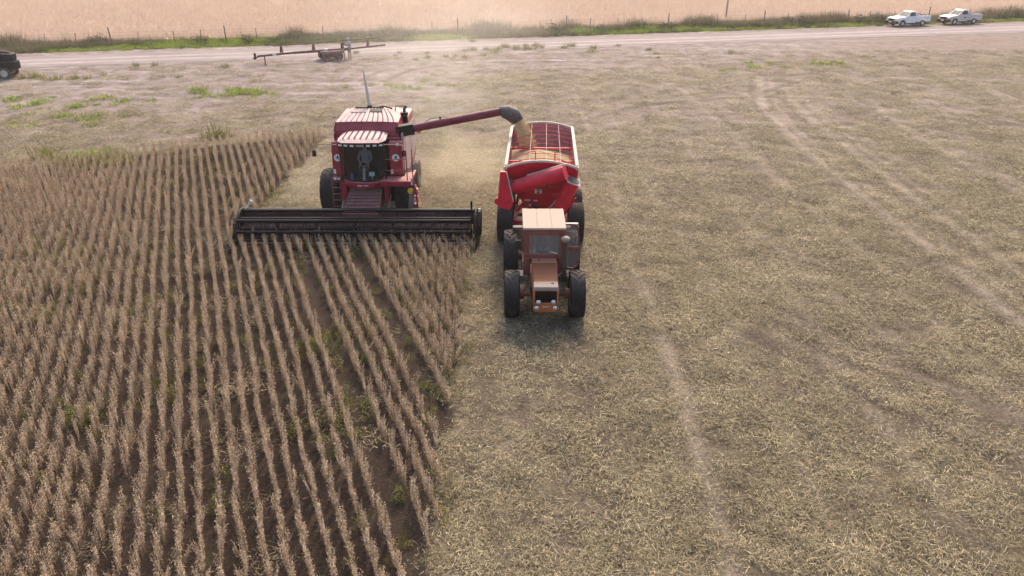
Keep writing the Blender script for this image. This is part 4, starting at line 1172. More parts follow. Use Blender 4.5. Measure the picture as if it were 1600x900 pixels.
    blob(hp + fw * 0.092 - up * 0.01, 0.016, 0)
    for s in (-1, 1):
        blob(hp + fw * 0.084 + sd * 0.032 * s + up * 0.012, 0.009, 4)
        blob(hp + sd * 0.078 * s, 0.022, 0)
    blob(hp + fw * 0.082 - up * 0.045, 0.014, 0)
    bm.to_mesh(body); bm.free()
    body.name = 'person'
    o = bpy.data.objects.new('person', body); COL.objects.link(o)
    o.location = loc; o.rotation_euler = (0, 0, rz); o.scale = (scale,) * 3
    tag(o, name_label, 'person', group)
    h = MB()
    c = pos['crown'] - up * 0.02
    h.ball(tuple(c - fw * 0.018 + up * 0.012), 0.096, (1.0, 1.08, 0.88), 14)
    if cap:
        h2 = MB(); h2.ball(tuple(c + up * 0.035), 0.102, (1.0, 1.08, 0.75), 14)
        q = c + fw * 0.11 + up * 0.025
        h2.obox(tuple(q), (0.15, 0.12, 0.014), (R(10), 0, math.atan2(fw.x, -fw.y)))
        h2.build('cap', M[cap], o)
    else:
        h.build('hair', M[hair], o)
    return o

STAND = dict(pelvis=(0, 0, 0.95), spine=(0, 0.01, 1.12), chest=(0, 0.0, 1.34), neck=(0, -0.01, 1.50), head=(0, -0.03, 1.60), crown=(0, -0.03, 1.70),
             shoulderl=(0.19, 0, 1.42), shoulderr=(-0.19, 0, 1.42), elbowl=(0.25, 0.02, 1.14), elbowr=(-0.25, 0.02, 1.14), wristl=(0.27, -0.05, 0.90), wristr=(-0.27, -0.05, 0.90),
             hipl=(0.095, 0, 0.88), hipr=(-0.095, 0, 0.88), kneel=(0.11, -0.01, 0.49), kneer=(-0.11, -0.01, 0.49), anklel=(0.12, 0.03, 0.08), ankler=(-0.12, 0.03, 0.08))
# the harvester's driver, hands on the wheel
SIT = dict(STAND, pelvis=(0, 0.02, 0.52), spine=(0, 0.04, 0.70), chest=(0, 0.03, 0.92), neck=(0, 0.01, 1.08), head=(0, -0.02, 1.17), crown=(0, -0.02, 1.27),
           shoulderl=(0.19, 0.02, 1.0), shoulderr=(-0.19, 0.02, 1.0), elbowl=(0.26, -0.12, 0.76), elbowr=(-0.26, -0.12, 0.76), wristl=(0.17, -0.31, 0.66), wristr=(-0.17, -0.31, 0.66),
           hipl=(0.10, -0.02, 0.47), hipr=(-0.10, -0.02, 0.47), kneel=(0.15, -0.40, 0.47), kneer=(-0.15, -0.40, 0.47), anklel=(0.15, -0.46, 0.085), ankler=(-0.15, -0.46, 0.085))
person('person in a pale grey shirt sitting behind the windshield of the combine harvester', (CX + 0.03, CY - 0.62, 1.74), 0, SIT, dict(skin='skin', top='cloth_grey', legs='cloth_black', boots='boot'))
# ------------------------------------------------------------------ the tractor
TX, TY = 0.98, 22.9
tr = tag(empty('tractor', (TX, TY, 0)), 'old orange tractor with rusty bonnet and cream cab roof, pulling the red grain cart', 'tractor')
fw = make_wheel(tr, (-0.98, -1.30, 0.73), 0.73, 0.45, 0.40, 18, 'bar', 'rubber', 'orange')
f2 = copy_tree(fw, tr); f2.location = (0.98, -1.30, 0.73)
rw = make_wheel(tr, (-1.02, 1.32, 0.88), 0.88, 0.46, 0.50, 20, 'bar', 'rubber', 'orange')
r2 = copy_tree(rw, tr); r2.location = (0.98, 1.32, 0.88)
q = MB()
q.cyl((-0.98, -1.3, 0.73), (0.98, -1.3, 0.73), 0.085, n=10); q.ball((0.05, -1.3, 0.70), 0.2, n=12); q.box(-0.16, 0.16, -1.7, -0.9, 0.62, 0.85)
for s in (-1, 1): q.cyl((s * 0.62, -1.3, 0.73), (s * 0.78, -1.3, 0.73), 0.17, n=12); q.cyl((s * 0.2, -1.12, 0.72), (s * 0.7, -1.12, 0.75), 0.035, n=8)
q.build('front_axle', M['rust'], tr, bevel=0.015)
q = MB(); q.cyl((-0.95, 1.32, 0.88), (0.95, 1.32, 0.88), 0.14, n=12); q.box(-0.28, 0.28, 0.6, 1.75, 0.55, 1.15); q.build('rear_axle', M['engine'], tr, bevel=0.02)
q = MB(); q.box(-0.26, 0.26, -2.2, 0.7, 0.60, 1.0); q.box(-0.30, 0.30, -1.9, -0.6, 0.85, 1.25)
for k in range(4): q.cyl((0.30, -1.7 + 0.26 * k, 1.05), (0.40, -1.7 + 0.26 * k, 1.02), 0.045, n=8); q.cyl((-0.30, -1.7 + 0.26 * k, 0.98), (-0.36, -1.7 + 0.26 * k, 0.95), 0.055, n=8)
q.cyl((-0.36, -1.35, 0.75), (-0.36, -1.35, 1.0), 0.07, n=10); q.box(0.26, 0.38, -0.9, -0.3, 0.7, 1.0)
q.build('engine', M['engine'], tr, bevel=0.015)
# bonnet
q = MB(); q.hexa([(-0.345, -2.12, 1.12), (0.345, -2.12, 1.12), (0.385, -0.62, 1.22), (-0.385, -0.62, 1.22), (-0.345, -2.12, 1.475), (0.345, -2.12, 1.475), (0.385, -0.62, 1.62), (-0.385, -0.62, 1.62)])
hn = q.build('bonnet', M['hood'], tr, bevel=0.035)
q = MB(); q.hexa([(-0.375, -0.95, 1.5875), (0.375, -0.95, 1.5875), (0.383, -0.66, 1.615), (-0.383, -0.66, 1.615), (-0.36, -0.95, 1.600), (0.36, -0.95, 1.600), (0.368, -0.66, 1.628), (-0.368, -0.66, 1.628)])
q.build('scuttle', M['orange'], hn)
q = MB(); q.cyl((-0.16, -0.80, 1.61), (-0.16, -0.80, 1.64), 0.03, n=10); q.build('filler_cap', M['engine'], hn)
q = MB()
for s in (-1, 1): q.hexa([(s * 0.352, -2.10, 0.98), (s * 0.358, -2.10, 0.98), (s * 0.40, -0.66, 1.15), (s * 0.392, -0.66, 1.15), (s * 0.352, -2.10, 1.40), (s * 0.358, -2.10, 1.40), (s * 0.40, -0.66, 1.52), (s * 0.392, -0.66, 1.52)])
q.build('bonnet_side', M['orange'], tr)
q = MB(); q.hexa([(-0.365, -2.42, 1.36), (0.365, -2.42, 1.36), (0.36, -2.08, 1.36), (-0.36, -2.08, 1.36), (-0.35, -2.40, 1.455), (0.35, -2.40, 1.455), (0.352, -2.06, 1.488), (-0.352, -2.06, 1.488)]); nc = q.build('bonnet_cap', M['hoodcap'], tr, bevel=0.02)
q = MB(); q.cyl((0.19, -2.20, 1.472), (0.19, -2.205, 1.482), 0.045, n=14); q.build('badge', M['ink'], nc)
q = MB(); q.box(-0.365, -0.315, -2.42, -2.05, 0.72, 1.36); q.box(0.315, 0.365, -2.42, -2.05, 0.72, 1.36); q.box(-0.315, 0.315, -2.41, -2.08, 0.72, 0.95); q.box(-0.315, 0.315, -2.415, -2.1, 1.33, 1.36); q.box(-0.32, 0.32, -2.30, -2.05, 0.60, 0.72)
nz = q.build('nose', M['orange'], tr, bevel=0.015)
q = MB(); q.box(-0.314, 0.314, -2.36, -2.30, 0.95, 1.33)
for k in range(11): q.box(-0.312, 0.312, -2.385, -2.36, 0.965 + k * 0.033, 0.98 + k * 0.033)
q.build('grille', M['black'], nz)
q = MB()
for k in range(6): q.box(-0.09 + 0.03 * k, -0.07 + 0.03 * k, -2.418, -2.41, 0.825, 0.845)
q.build('lettering', M['decal'], nz)
for x, z in ((-0.215, 1.0), (0.215, 1.0), (-0.265, 0.815), (0.265, 0.815)):
    q = MB(); q.cyl((x, -2.40, z), (x, -2.445, z), 0.080, 0.075, 20); hl = q.build('headlight', M['black'], tr, bevel=0.008)
    q = MB(); q.ball((x, -2.443, z), 0.070, (1, 0.35, 1), 16); q.build('lens', M['chrome'], hl)
# cab
q = MB()
c = [(-0.60, -0.62), (0.60, -0.62), (0.62, 0.86), (-0.62, 0.86)]
for x, y in c: q.bar((x, y, 1.05 if y < 0 else 1.2), (x * 0.97, y + (0.04 if y < 0 else 0), 2.56), 0.075, 0.075)
q.box(-0.62, 0.62, -0.66, -0.58, 2.46, 2.58); q.box(-0.62, 0.62, 0.82, 0.90, 2.46, 2.58)
for s in (-1, 1): q.box(s * 0.60 - 0.035, s * 0.60 + 0.035, -0.58, 0.82, 2.47, 2.57); q.box(s * 0.62 - 0.03, s * 0.62 + 0.03, 0.0, 0.86, 1.15, 1.22)
q.box(-0.60, 0.60, -0.655, -0.60, 1.62, 1.76)
q.box(-0.545, -0.46, -0.65, -0.60, 1.76, 2.46); q.box(0.46, 0.545, -0.65, -0.60, 1.76, 2.46); q.box(-0.46, 0.46, -0.65, -0.60, 2.37, 2.46)
q.box(-0.58, 0.58, -0.6, 0.85, 1.02, 1.10)
q.box(-0.58, -0.42, -0.64, -0.56, 1.0, 1.62); q.box(0.42, 0.58, -0.64, -0.56, 1.0, 1.62)
cbf = q.build('cab_frame', M['rust'], tr, bevel=0.014)
q = MB(); q.box(-0.46, 0.46, -0.635, -0.627, 1.76, 2.37); q.build('windshield', M['glass'], cbf)
q = MB(); q.box(-0.56, 0.56, 0.845, 0.852, 1.3, 2.46); q.build('rear_window', M['glass'], cbf)
q = MB(); q.box(-0.606, -0.60, -0.55, 0.80, 1.15, 2.46); q.build('side_window', M['glass'], cbf)
q = MB(); q.bar((0.40, -0.66, 1.78), (0.20, -0.66, 1.84), 0.02, 0.02); q.build('wiper', M['decal'], cbf)
q = MB()
for k in range(3):
    x0 = -0.655 + k * 0.437
    q.hexa([(x0 + 0.004, -0.74, 2.575), (x0 + 0.433, -0.74, 2.575), (x0 + 0.433, 0.98, 2.59), (x0 + 0.004, 0.98, 2.59), (x0 + 0.004, -0.73, 2.635), (x0 + 0.433, -0.73, 2.635), (x0 + 0.433, 0.97, 2.66), (x0 + 0.004, 0.97, 2.66)])
q.box(-0.655, 0.655, -0.72, 0.96, 2.57, 2.628)
q.build('cab_roof', M['roofcream'], tr, bevel=0.015)
q = MB(); q.box(-0.25, 0.22, 0.25, 0.62, 1.10, 1.52); q.hexa([(-0.25, 0.56, 1.5), (0.22, 0.56, 1.5), (0.22, 0.70, 1.5), (-0.25, 0.70, 1.5), (-0.19, 0.66, 2.08), (0.16, 0.66, 2.08), (0.16, 0.76, 2.08), (-0.19, 0.76, 2.08)]); q.build('seat', M['cloth_grey'], tr, bevel=0.05)
q = MB()
ring = [(0.0 + 0.2 * math.cos(a), -0.1 + 0.13 * math.sin(a), 1.80 + 0.15 * math.sin(a)) for a in np.linspace(0, 2 * math.pi, 25)]
q.tube(ring, 0.016, 6, caps=False); q.tube([(0, -0.1, 1.8), (0, -0.42, 1.5)], 0.03, 8); q.tube([ring[0], ring[12]], 0.012, 5); q.build('steering_wheel', M['engine'], tr)
q = MB(); q.box(-0.5, 0.5, -0.58, -0.42, 1.4, 1.66); q.build('dashboard', M['engine'], tr, bevel=0.02)
# open door, swung out square to the cab
dy = -0.05
q = MB()
op = [(0.66, 2.52), (1.06, 2.46), (1.11, 1.9), (1.14, 1.45), (1.06, 1.12), (0.92, 1.02), (0.66, 1.08)]
for (a, b_), (c_, d_) in zip(op, op[1:] + op[:1]): q.bar((a, dy, b_), (c_, dy, d_), 0.045, 0.045, up=(0, 1, 0))
q.box(0.66, 1.13, dy - 0.02, dy + 0.02, 1.62, 1.76)
do = q.build('door', M['rust'], tr, bevel=0.008)
q = MB(); q.prism([(0.68, 1.76), (1.11, 1.76), (1.05, 2.44), (0.68, 2.5)], 'y', dy - 0.004, dy + 0.004); q.build('door_window', M['glass'], do)
q = MB(); q.prism([(0.68, 1.1), (0.92, 1.05), (1.05, 1.14), (1.12, 1.45), (1.11, 1.62), (0.68, 1.62)], 'y', dy - 0.004, dy + 0.004); q.build('door_window', M['glass'], do)
q = MB(); q.tube([(0.70, dy - 0.05, 2.30), (0.92, dy - 0.05, 2.28), (1.0, dy - 0.05, 2.15), (1.02, dy - 0.05, 1.85)], 0.013, 6); q.build('handle', M['steel'], do)
q = MB(); q.box(0.66, 1.06, dy - 0.03, dy + 0.03, 2.52, 2.545); q.build('door_cap', M['decal'], do)
# exhaust stack with bowl, mirror, tanks, mudguards
q = MB(); q.cyl((0.62, -0.92, 1.0), (0.62, -0.92, 1.45), 0.055, n=10); q.cyl((0.62, -0.92, 1.45), (0.62, -0.92, 2.26), 0.082, n=14); ex = q.build('exhaust_stack', M['engine'], tr)
q = MB(); q.lathe([(0.05, 2.26), (0.10, 2.28), (0.135, 2.34), (0.135, 2.39), (0.09, 2.43), (0.001, 2.44)], (0.62, -0.92, 0), 'z', 18); q.build('air_bowl', M['hoodcap'], ex)
q = MB(); q.tube([(-0.60, -0.6, 2.35), (-0.78, -0.66, 2.32), (-0.78, -0.66, 2.2)], 0.014, 6); q.obox((-0.78, -0.66, 2.07), (0.17, 0.05, 0.30), (0, 0, 0)); q.build('mirror', M['blackplastic'], tr, bevel=0.015)
q = MB(); q.box(-0.92, -0.50, -0.72, -0.25, 0.93, 1.06); q.box(-0.90, -0.55, -0.70, -0.3, 0.55, 0.60); q.bar((-0.9, -0.5, 0.6), (-0.9, -0.5, 0.93), 0.03, 0.03); q.build('step', M['hoodcap'], tr, bevel=0.03)
q = MB(); q.box(0.48, 0.86, -0.75, -0.2, 0.85, 1.05); q.cyl((0.78, -0.85, 1.0), (0.78, -0.55, 1.0), 0.13, n=14); q.build('fuel_tank', M['engine'], tr, bevel=0.03)
q = MB(); q.ball((0.76, -0.88, 1.12), 0.06, n=10); q.build('work_lamp', M['lens'], tr)
for s in (-1, 1):
    q = MB(); rows = []
    for a in np.linspace(R(15), R(92), 9):
        y, z = 1.32 + 1.0 * math.cos(a) * -1 * -1, 0.88 + 1.0 * math.sin(a)
        rows.append([(s * 0.62, y, z), (s * 0.95, y, z)])
    q.sheet(rows); q.build('mudguard', M['hoodcap'], tr, solid=0.015, smooth=50)
q = MB(); q.tube([(0.34, -1.2, 1.2), (0.52, -0.95, 1.25), (0.6, -0.92, 1.1)], 0.05, 8); q.build('manifold', M['engine'], tr)
q = MB(); q.tube([(0.36, -1.9, 0.9), (0.48, -1.4, 1.05), (0.5, -0.8, 0.95)], 0.018, 6); q.tube([(-0.4, -1.1, 0.72), (-0.55, -1.25, 0.80), (-0.75, -1.2, 0.8)], 0.02, 6); q.build('hose', M['engine'], tr)
q = MB(); q.box(-0.1, 0.1, 1.6, 2.3, 0.48, 0.58); q.build('drawbar', M['engine'], tr, bevel=0.01)

# ------------------------------------------------------------------ the grain cart
GX, GY = 1.10, 28.65
gc = tag(empty('grain_cart', (GX, GY, 0), R(-2.2)), 'bright red grain cart with cream rim and folded auger, filling behind the tractor', 'grain cart')
cw = make_wheel(gc, (-1.31, -0.86, 0.75), 0.75, 0.58, 0.36, 40, 'block', 'rubber', 'rim_cream')
for x, y in ((1.31, -0.86), (-1.31, 0.90), (1.31, 0.90)):
    c_ = copy_tree(cw, gc); c_.location = (x, y, 0.75)
YF, YB, HW, ZT = -1.72, 4.15, 1.27, 3.08
def rimz(y, x=0.0, end=False): return ZT + (0.24 * (1 - (x / HW) ** 2) if end else 0)
q = MB()
nx = 13
def wall(face_y_top, face_y_mid, face_y_bot):
    rows = []
    xs = np.linspace(-1, 1, nx)
    rows.append([(u * HW, face_y_top, ZT + 0.24 * (1 - u * u)) for u in xs])
    rows.append([(u * HW, face_y_top + (face_y_mid - face_y_top) * 0.45, 2.72) for u in xs])
    rows.append([(u * (HW - 0.03), face_y_mid, 2.35) for u in xs])
    rows.append([(u * 0.34, face_y_bot, 0.80) for u in xs])
    return rows
fwall = wall(YF, -1.10, -0.05); bwall = wall(YB, 3.85, 2.6)
q.sheet(fwall); q.sheet(bwall)
for s in (-1, 1):
    i = 0 if s < 0 else nx - 1
    q.sheet([[fwall[k][i], bwall[k][i]] for k in range(4)])
q.sheet([[fwall[3][0], fwall[3][-1]], [bwall[3][0], bwall[3][-1]]])
hop = q.build('hopper', M['cartred'], gc, smooth=30)
v_ = [(x * 0.975, y + (0.035 if k < 4 * nx else -0.035 if k < 8 * nx else 0), z + 0.015) for k, (x, y, z) in enumerate(q.v)]
for k in range(8 * nx, len(v_)):
    x, y, z = v_[k]; v_[k] = (x, y + (0.035 if y < 1.3 else -0.035), z)
q2 = MB(); q2.v, q2.f, q2.m = v_, q.f, q.m; q2.build('lining', M['cartin'], hop, smooth=30)
q = MB()
def arc(y, dz=0.0): return [(u * HW, y, ZT + dz + 0.24 * (1 - u * u)) for u in np.linspace(-1, 1, 17)]
for y, w_ in ((YF, 0.07), (YB, 0.10)):
    a = arc(y, 0.02)
    for p_, n_ in zip(a[:-1], a[1:]): q.bar(p_, n_, w_, 0.08)
for s in (-1, 1):
    q.box(s * HW - 0.055, s * HW + 0.055, YF - 0.02, YB + 0.04, ZT - 0.06, ZT + 0.04)
    q.box(s * (HW - 0.02) - 0.05, s * (HW - 0.02) + 0.05, YF + 0.1, YB, ZT + 0.042, ZT + 0.10)
rmo = q.build('rim', M['rim_cream'], gc, bevel=0.012)
q = MB()
for y in np.linspace(YF + 0.55, YB - 0.45, 8): 
    a = [(u * (HW - 0.05), y, ZT + 0.0 + 0.20 * (1 - u * u)) for u in np.linspace(-1, 1, 15)]
    q.tube(a, 0.012, 6)
q.build('cover_bow', M['cartred'], gc)
q = MB()
for x in (-0.42, 0.18, 0.68): q.tube([(x, y, ZT + 0.02 + 0.20 * (1 - (x / HW) ** 2)) for y in (YF, 1.2, YB)], 0.011, 6)
q.build('cover_rail', M['cream'], gc)
q = MB()
for y in (0.3, 2.2): q.bar((-HW, y, 2.75), (HW, y, 2.75), 0.06, 0.06)
q.build('cross_brace', M['cartred'], gc)
q = MB()
for s in (-1, 1):
    for y in np.linspace(YF + 0.5, YB - 0.4, 6): q.bar((s * (HW + 0.02), y, ZT - 0.05), (s * (HW + 0.0), y, 2.38), 0.06, 0.05)
q.build('wall_post', M['cartred'], gc)
q = MB()   # inner ladder frame
for x in (-0.22, 0.48): q.bar((x, YF + 0.9, 2.3), (x, YF + 0.9, 3.45), 0.04, 0.04)
a = [(-0.75 + 0.53 * t_, YF + 0.9, 3.28 + 0.17 * math.sin(t_ * 1.57)) for t_ in np.linspace(0, 1, 8)]; q.tube(a, 0.018, 6)
q.bar((-0.22, YF + 0.9, 2.95), (0.48, YF + 0.9, 2.95), 0.03, 0.03)
q.build('inner_frame', M['cartred'], gc, bevel=0.006)
# unloading auger: lower tube up the front, upper tube folded across
def onfront(z): 
    return YF + (z - ZT) / (0.80 - ZT) * 1.67
LA, LB = (0.36, -1.22, 0.72), (1.14, -1.66, 2.60)
q = MB(); q.cyl(LA, LB, 0.255, n=24); lau = q.build('lower_auger', M['cartred'], gc, smooth=50)
ld_ = (Vector(LB) - Vector(LA)).normalized()
q = MB(); q.cyl(LB, tuple(Vector(LB) + ld_ * 0.035), 0.36, n=4); q.build('flange', M['rim_cream'], lau, bevel=0.008)
q = MB(); q.cyl(tuple(Vector(LB) + ld_ * 0.036), tuple(Vector(LB) + ld_ * 0.06), 0.22, n=20); q.build('flange_opening', M['engine'], lau)
q = MB(); q.bar((0.82, -0.95, 1.0), (1.24, -1.55, 1.95), 0.10, 0.04); q.build('hydraulic_arm', M['cartred'], lau)
UA, UB = (-0.98, -1.66, 2.36), (0.80, -2.12, 3.06)
q = MB(); q.cyl(UA, UB, 0.25, n=24); uau = q.build('upper_auger', M['cartred'], gc, smooth=50)
ud = (Vector(UB) - Vector(UA)).normalized()
q = MB(); q.cyl(tuple(Vector(UB)), tuple(Vector(UB) + ud * 0.04), 0.34, n=4); q.build('flange', M['cartred'], uau, bevel=0.01)
q = MB(); a = tuple(Vector(UA) + Vector((0.5, -0.05, 0.262)) ); q.bar((-0.5, -1.74, 2.82), (0.84, -2.08, 3.345), 0.07, 0.05); q.build('auger_edge', M['rim_cream'], uau)
q = MB(); q.obox(tuple(Vector(UA) - ud * 0.06), (0.16, 0.40, 0.46), (0, -0.38, 0)); q.tube([(-0.95, -1.8, 2.6), (-1.1, -1.85, 2.72), (-1.15, -1.7, 2.6)], 0.03, 6); q.build('auger_joint', M['engine'], uau, bevel=0.02)
q = MB(); q.prism([(-1.52, 1.72), (-1.10, 1.62), (-0.96, 1.92), (-1.20, 2.70), (-1.22, 3.02), (-1.44, 3.02), (-1.52, 2.1)], 'y', -2.02, -1.86); q.cyl((-1.52, -1.99, 1.92), (-1.52, -1.88, 1.92), 0.13, n=16)
q.prism([(-1.49, 1.75), (-1.44, 1.73), (-1.40, 3.0), (-1.44, 3.0)], 'y', -1.86, -1.5)
q.build('discharge_hood', M['cartred'], gc, bevel=0.015)
q = MB(); q.bar((-1.21, -2.03, 3.02), (-0.97, -2.03, 1.95), 0.03, 0.05); q.build('hood_edge', M['rim_cream'], gc)
fy = lambda z: onfront(z) - 0.05
def onwall(name, x, z, w_, h_, m, depth=0.02, parent=None):
    q = MB(); tilt = math.atan2(1.67, 2.28)
    q.obox((x, onfront(z) + 0.035 - depth, z), (w_, depth, h_), (tilt, 0, 0)); return q.build(name, M[m], parent or hop)
# the wall below the band slopes from y=-1.10 at z=2.35 to y=-0.05 at z=0.8
def fronty(z):
    if z >= 2.35: return -1.10 + (z - 2.35) / (ZT - 2.35) * (YF + 1.10)
    return -1.10 + (2.35 - z) / 1.55 * 1.05
def decal(name, x, z, w_, h_, m, out=0.012, parent=None):
    q = MB(); tilt = -math.atan2(1.05, 1.55) if z < 2.35 else -math.atan2(0.62, 0.73)
    q.obox((x, fronty(z) - out - 0.006, z), (w_, 0.012, h_), (-tilt, 0, 0)); return q.build(name, M[m], parent or hop)
dc = decal('sticker', -0.10, 1.95, 0.27, 0.24, 'decal')
decal('sticker_mark', -0.10, 2.01, 0.10, 0.06, 'ink', 0.026, dc); decal('sticker_mark', -0.10, 1.90, 0.09, 0.07, 'ink', 0.026, dc)
wn_ = decal('sight_window', 0.13, 2.27, 0.17, 0.27, 'engine', 0.02); decal('window_pane', 0.12, 2.29, 0.085, 0.19, 'rim_cream', 0.034, wn_)
decal('sticker', -0.50, 1.50, 0.21, 0.07, 'decal'); decal('sticker', -0.20, 1.48, 0.16, 0.07, 'decal'); decal('sticker', -0.40, 1.25, 0.10, 0.11, 'decal')
q = MB(); q.cyl((-0.22, fronty(1.15) - 0.10, 1.15), (-0.22, fronty(1.15) + 0.02, 1.15), 0.09, n=16); q.cyl((-0.22, fronty(1.15) - 0.14, 1.15), (-0.22, fronty(1.15) - 0.1, 1.15), 0.05, n=12); q.bar((-0.38, fronty(1.28) - 0.05, 1.27), (0.0, fronty(1.28) - 0.05, 1.27), 0.04, 0.03); q.build('drive_gear', M['engine'], gc)
q = MB(); q.prism([(0.42, 2.02), (0.95, 1.98), (0.74, 1.45)], 'y', -1.30, -1.22); q.bar((0.42, -1.25, 2.0), (0.70, -1.1, 1.45), 0.04, 0.05); q.build('auger_bracket', M['cartred'], gc, bevel=0.01)
q = MB(); q.bar((0.15, -0.45, 0.95), (0.62, -1.05, 1.75), 0.05, 0.05); q.build('hydraulic_arm', M['rim_cream'], gc)
q = MB()
for s in (-1, 1):
    q.box(s * 0.95 - 0.08, s * 0.95 + 0.08, -0.95, 1.0, 0.68, 0.85); q.bar((s * 0.95, 0.05, 0.8), (s * 0.5, 0.05, 1.4), 0.12, 0.12); q.bar((s * 0.4, 0.2, 0.72), (s * 0.06, -3.2, 0.55), 0.12, 0.14)
    q.bar((s * 0.95, 0.9, 0.85), (s * 0.75, 1.6, 1.7), 0.1, 0.1)
q.box(-1.0, 1.0, -0.02, 0.12, 0.66, 0.80)
for y in (-0.86, 0.9): q.cyl((-1.3, y, 0.75), (1.3, y, 0.75), 0.06, n=10)
q.box(-0.08, 0.08, -3.45, -3.1, 0.48, 0.58)
q.build('frame', M['cartred'], gc, bevel=0.012)
q = MB()
for k in range(3): q.tube([(-0.5 - 0.05 * k, -0.3, 0.9), (-0.6 - 0.05 * k, -0.7, 1.15 - 0.05 * k), (-0.85, -0.95, 1.2 - 0.06 * k), (-0.95, -1.0, 0.95)], 0.016, 5)
q.build('hose', M['steel'], gc)

# soybeans in the cart and in the air
m_grain = leafy('soybean_grain', [(0.55, 0.39, 0.19), (0.70, 0.52, 0.27), (0.80, 0.63, 0.36)], rough=0.6, trans=0.0)
def grain_pile_mat():
    m = bpy.data.materials.new('grain_surface'); t = NT(m); co = t.coord()
    f = t.noise(60, 3, 0.7, co); n = t.noise(2.5, 5, 0.6, co)
    c = t.mix(t.ramp(f, 0.3, 0.7), (0.26, 0.19, 0.11), (0.56, 0.42, 0.24)); c = t.mix(t.ramp(n, 0.45, 0.75, 0, 0.6), c, (0.24, 0.17, 0.12))
    t.link(c, t.bsdf.inputs['Base Color']); t.bsdf.inputs['Roughness'].default_value = 0.9
    bp = t.new('ShaderNodeBump'); bp.inputs['Strength'].default_value = 0.8; bp.inputs['Distance'].default_value = 0.02; t.link(f, bp.inputs['Height']); t.link(bp.outputs[0], t.bsdf.inputs['Normal'])
    return m
ux, uy = np.meshgrid(np.linspace(-1.19, 1.19, 60), np.linspace(-1.02, 3.75, 120))
pk_ = np.hypot(ux + 0.45, (uy - 1.75) * 0.75)
zz = 2.78 - 0.30 * np.clip(pk_, 0, 2.0) ** 1.0 + 0.05 * (vnoise(ux, uy, 0.7, 33) - 0.5) + 0.02 * (vnoise(ux, uy, 0.12, 34) - 0.5)
zz = np.maximum(zz, 2.05)
a_ = R(-2.2); wx = GX + ux * math.cos(a_) - uy * math.sin(a_); wy = GY + ux * math.sin(a_) + uy * math.cos(a_)
tag(grid_object('soybean_heap', wx, wy, zz, grain_pile_mat(), {}), 'heap of harvested soybeans lying inside the red grain cart', 'grain', kind='stuff')
n = 8500
t_ = rng.random(n) ** 0.9
c0, c1 = np.array([CX + 6.07, CY + 0.47, 3.74]), np.array([CX + 6.50, CY + 0.10, 2.55])
px = c0[0] + (c1[0] - c0[0]) * t_ ** 0.6; py = c0[1] + (c1[1] - c0[1]) * t_; pz = c0[2] + (c1[2] - c0[2]) * t_
sp_r = 0.095 + 0.045 * t_
px = px + rng.normal(0, 1, n) * sp_r; py = py + rng.normal(0, 1, n) * sp_r; pz = pz + rng.normal(0, 0.03, n)
Q = []
ico = MB().ball((0, 0, 0), 1.0, n=6)
V0 = np.array(ico.v); F0 = ico.f
gm = MB()
for i in range(n):
    r_ = rng.uniform(0.009, 0.017)
    gm.add([(px[i] + v[0] * r_, py[i] + v[1] * r_, pz[i] + v[2] * r_ * 1.8) for v in V0], F0)
for k in range(6):      # dense threads at the heart of the fall
    ph = k * 1.05
    gm.tube([(c0[0] + (c1[0] - c0[0]) * t ** 0.6 + 0.07 * math.cos(ph + t * 2), c0[1] + (c1[1] - c0[1]) * t + 0.07 * math.sin(ph + t * 2), c0[2] + (c1[2] - c0[2]) * t) for t in np.linspace(0, 1, 10)], [0.078 + 0.018 * math.sin(k + j) for j in range(10)], 7)
tag(gm.build('soybean_stream', m_grain, None, recalc=False), 'stream of soybeans pouring from the auger spout into the grain cart', 'grain', kind='stuff')
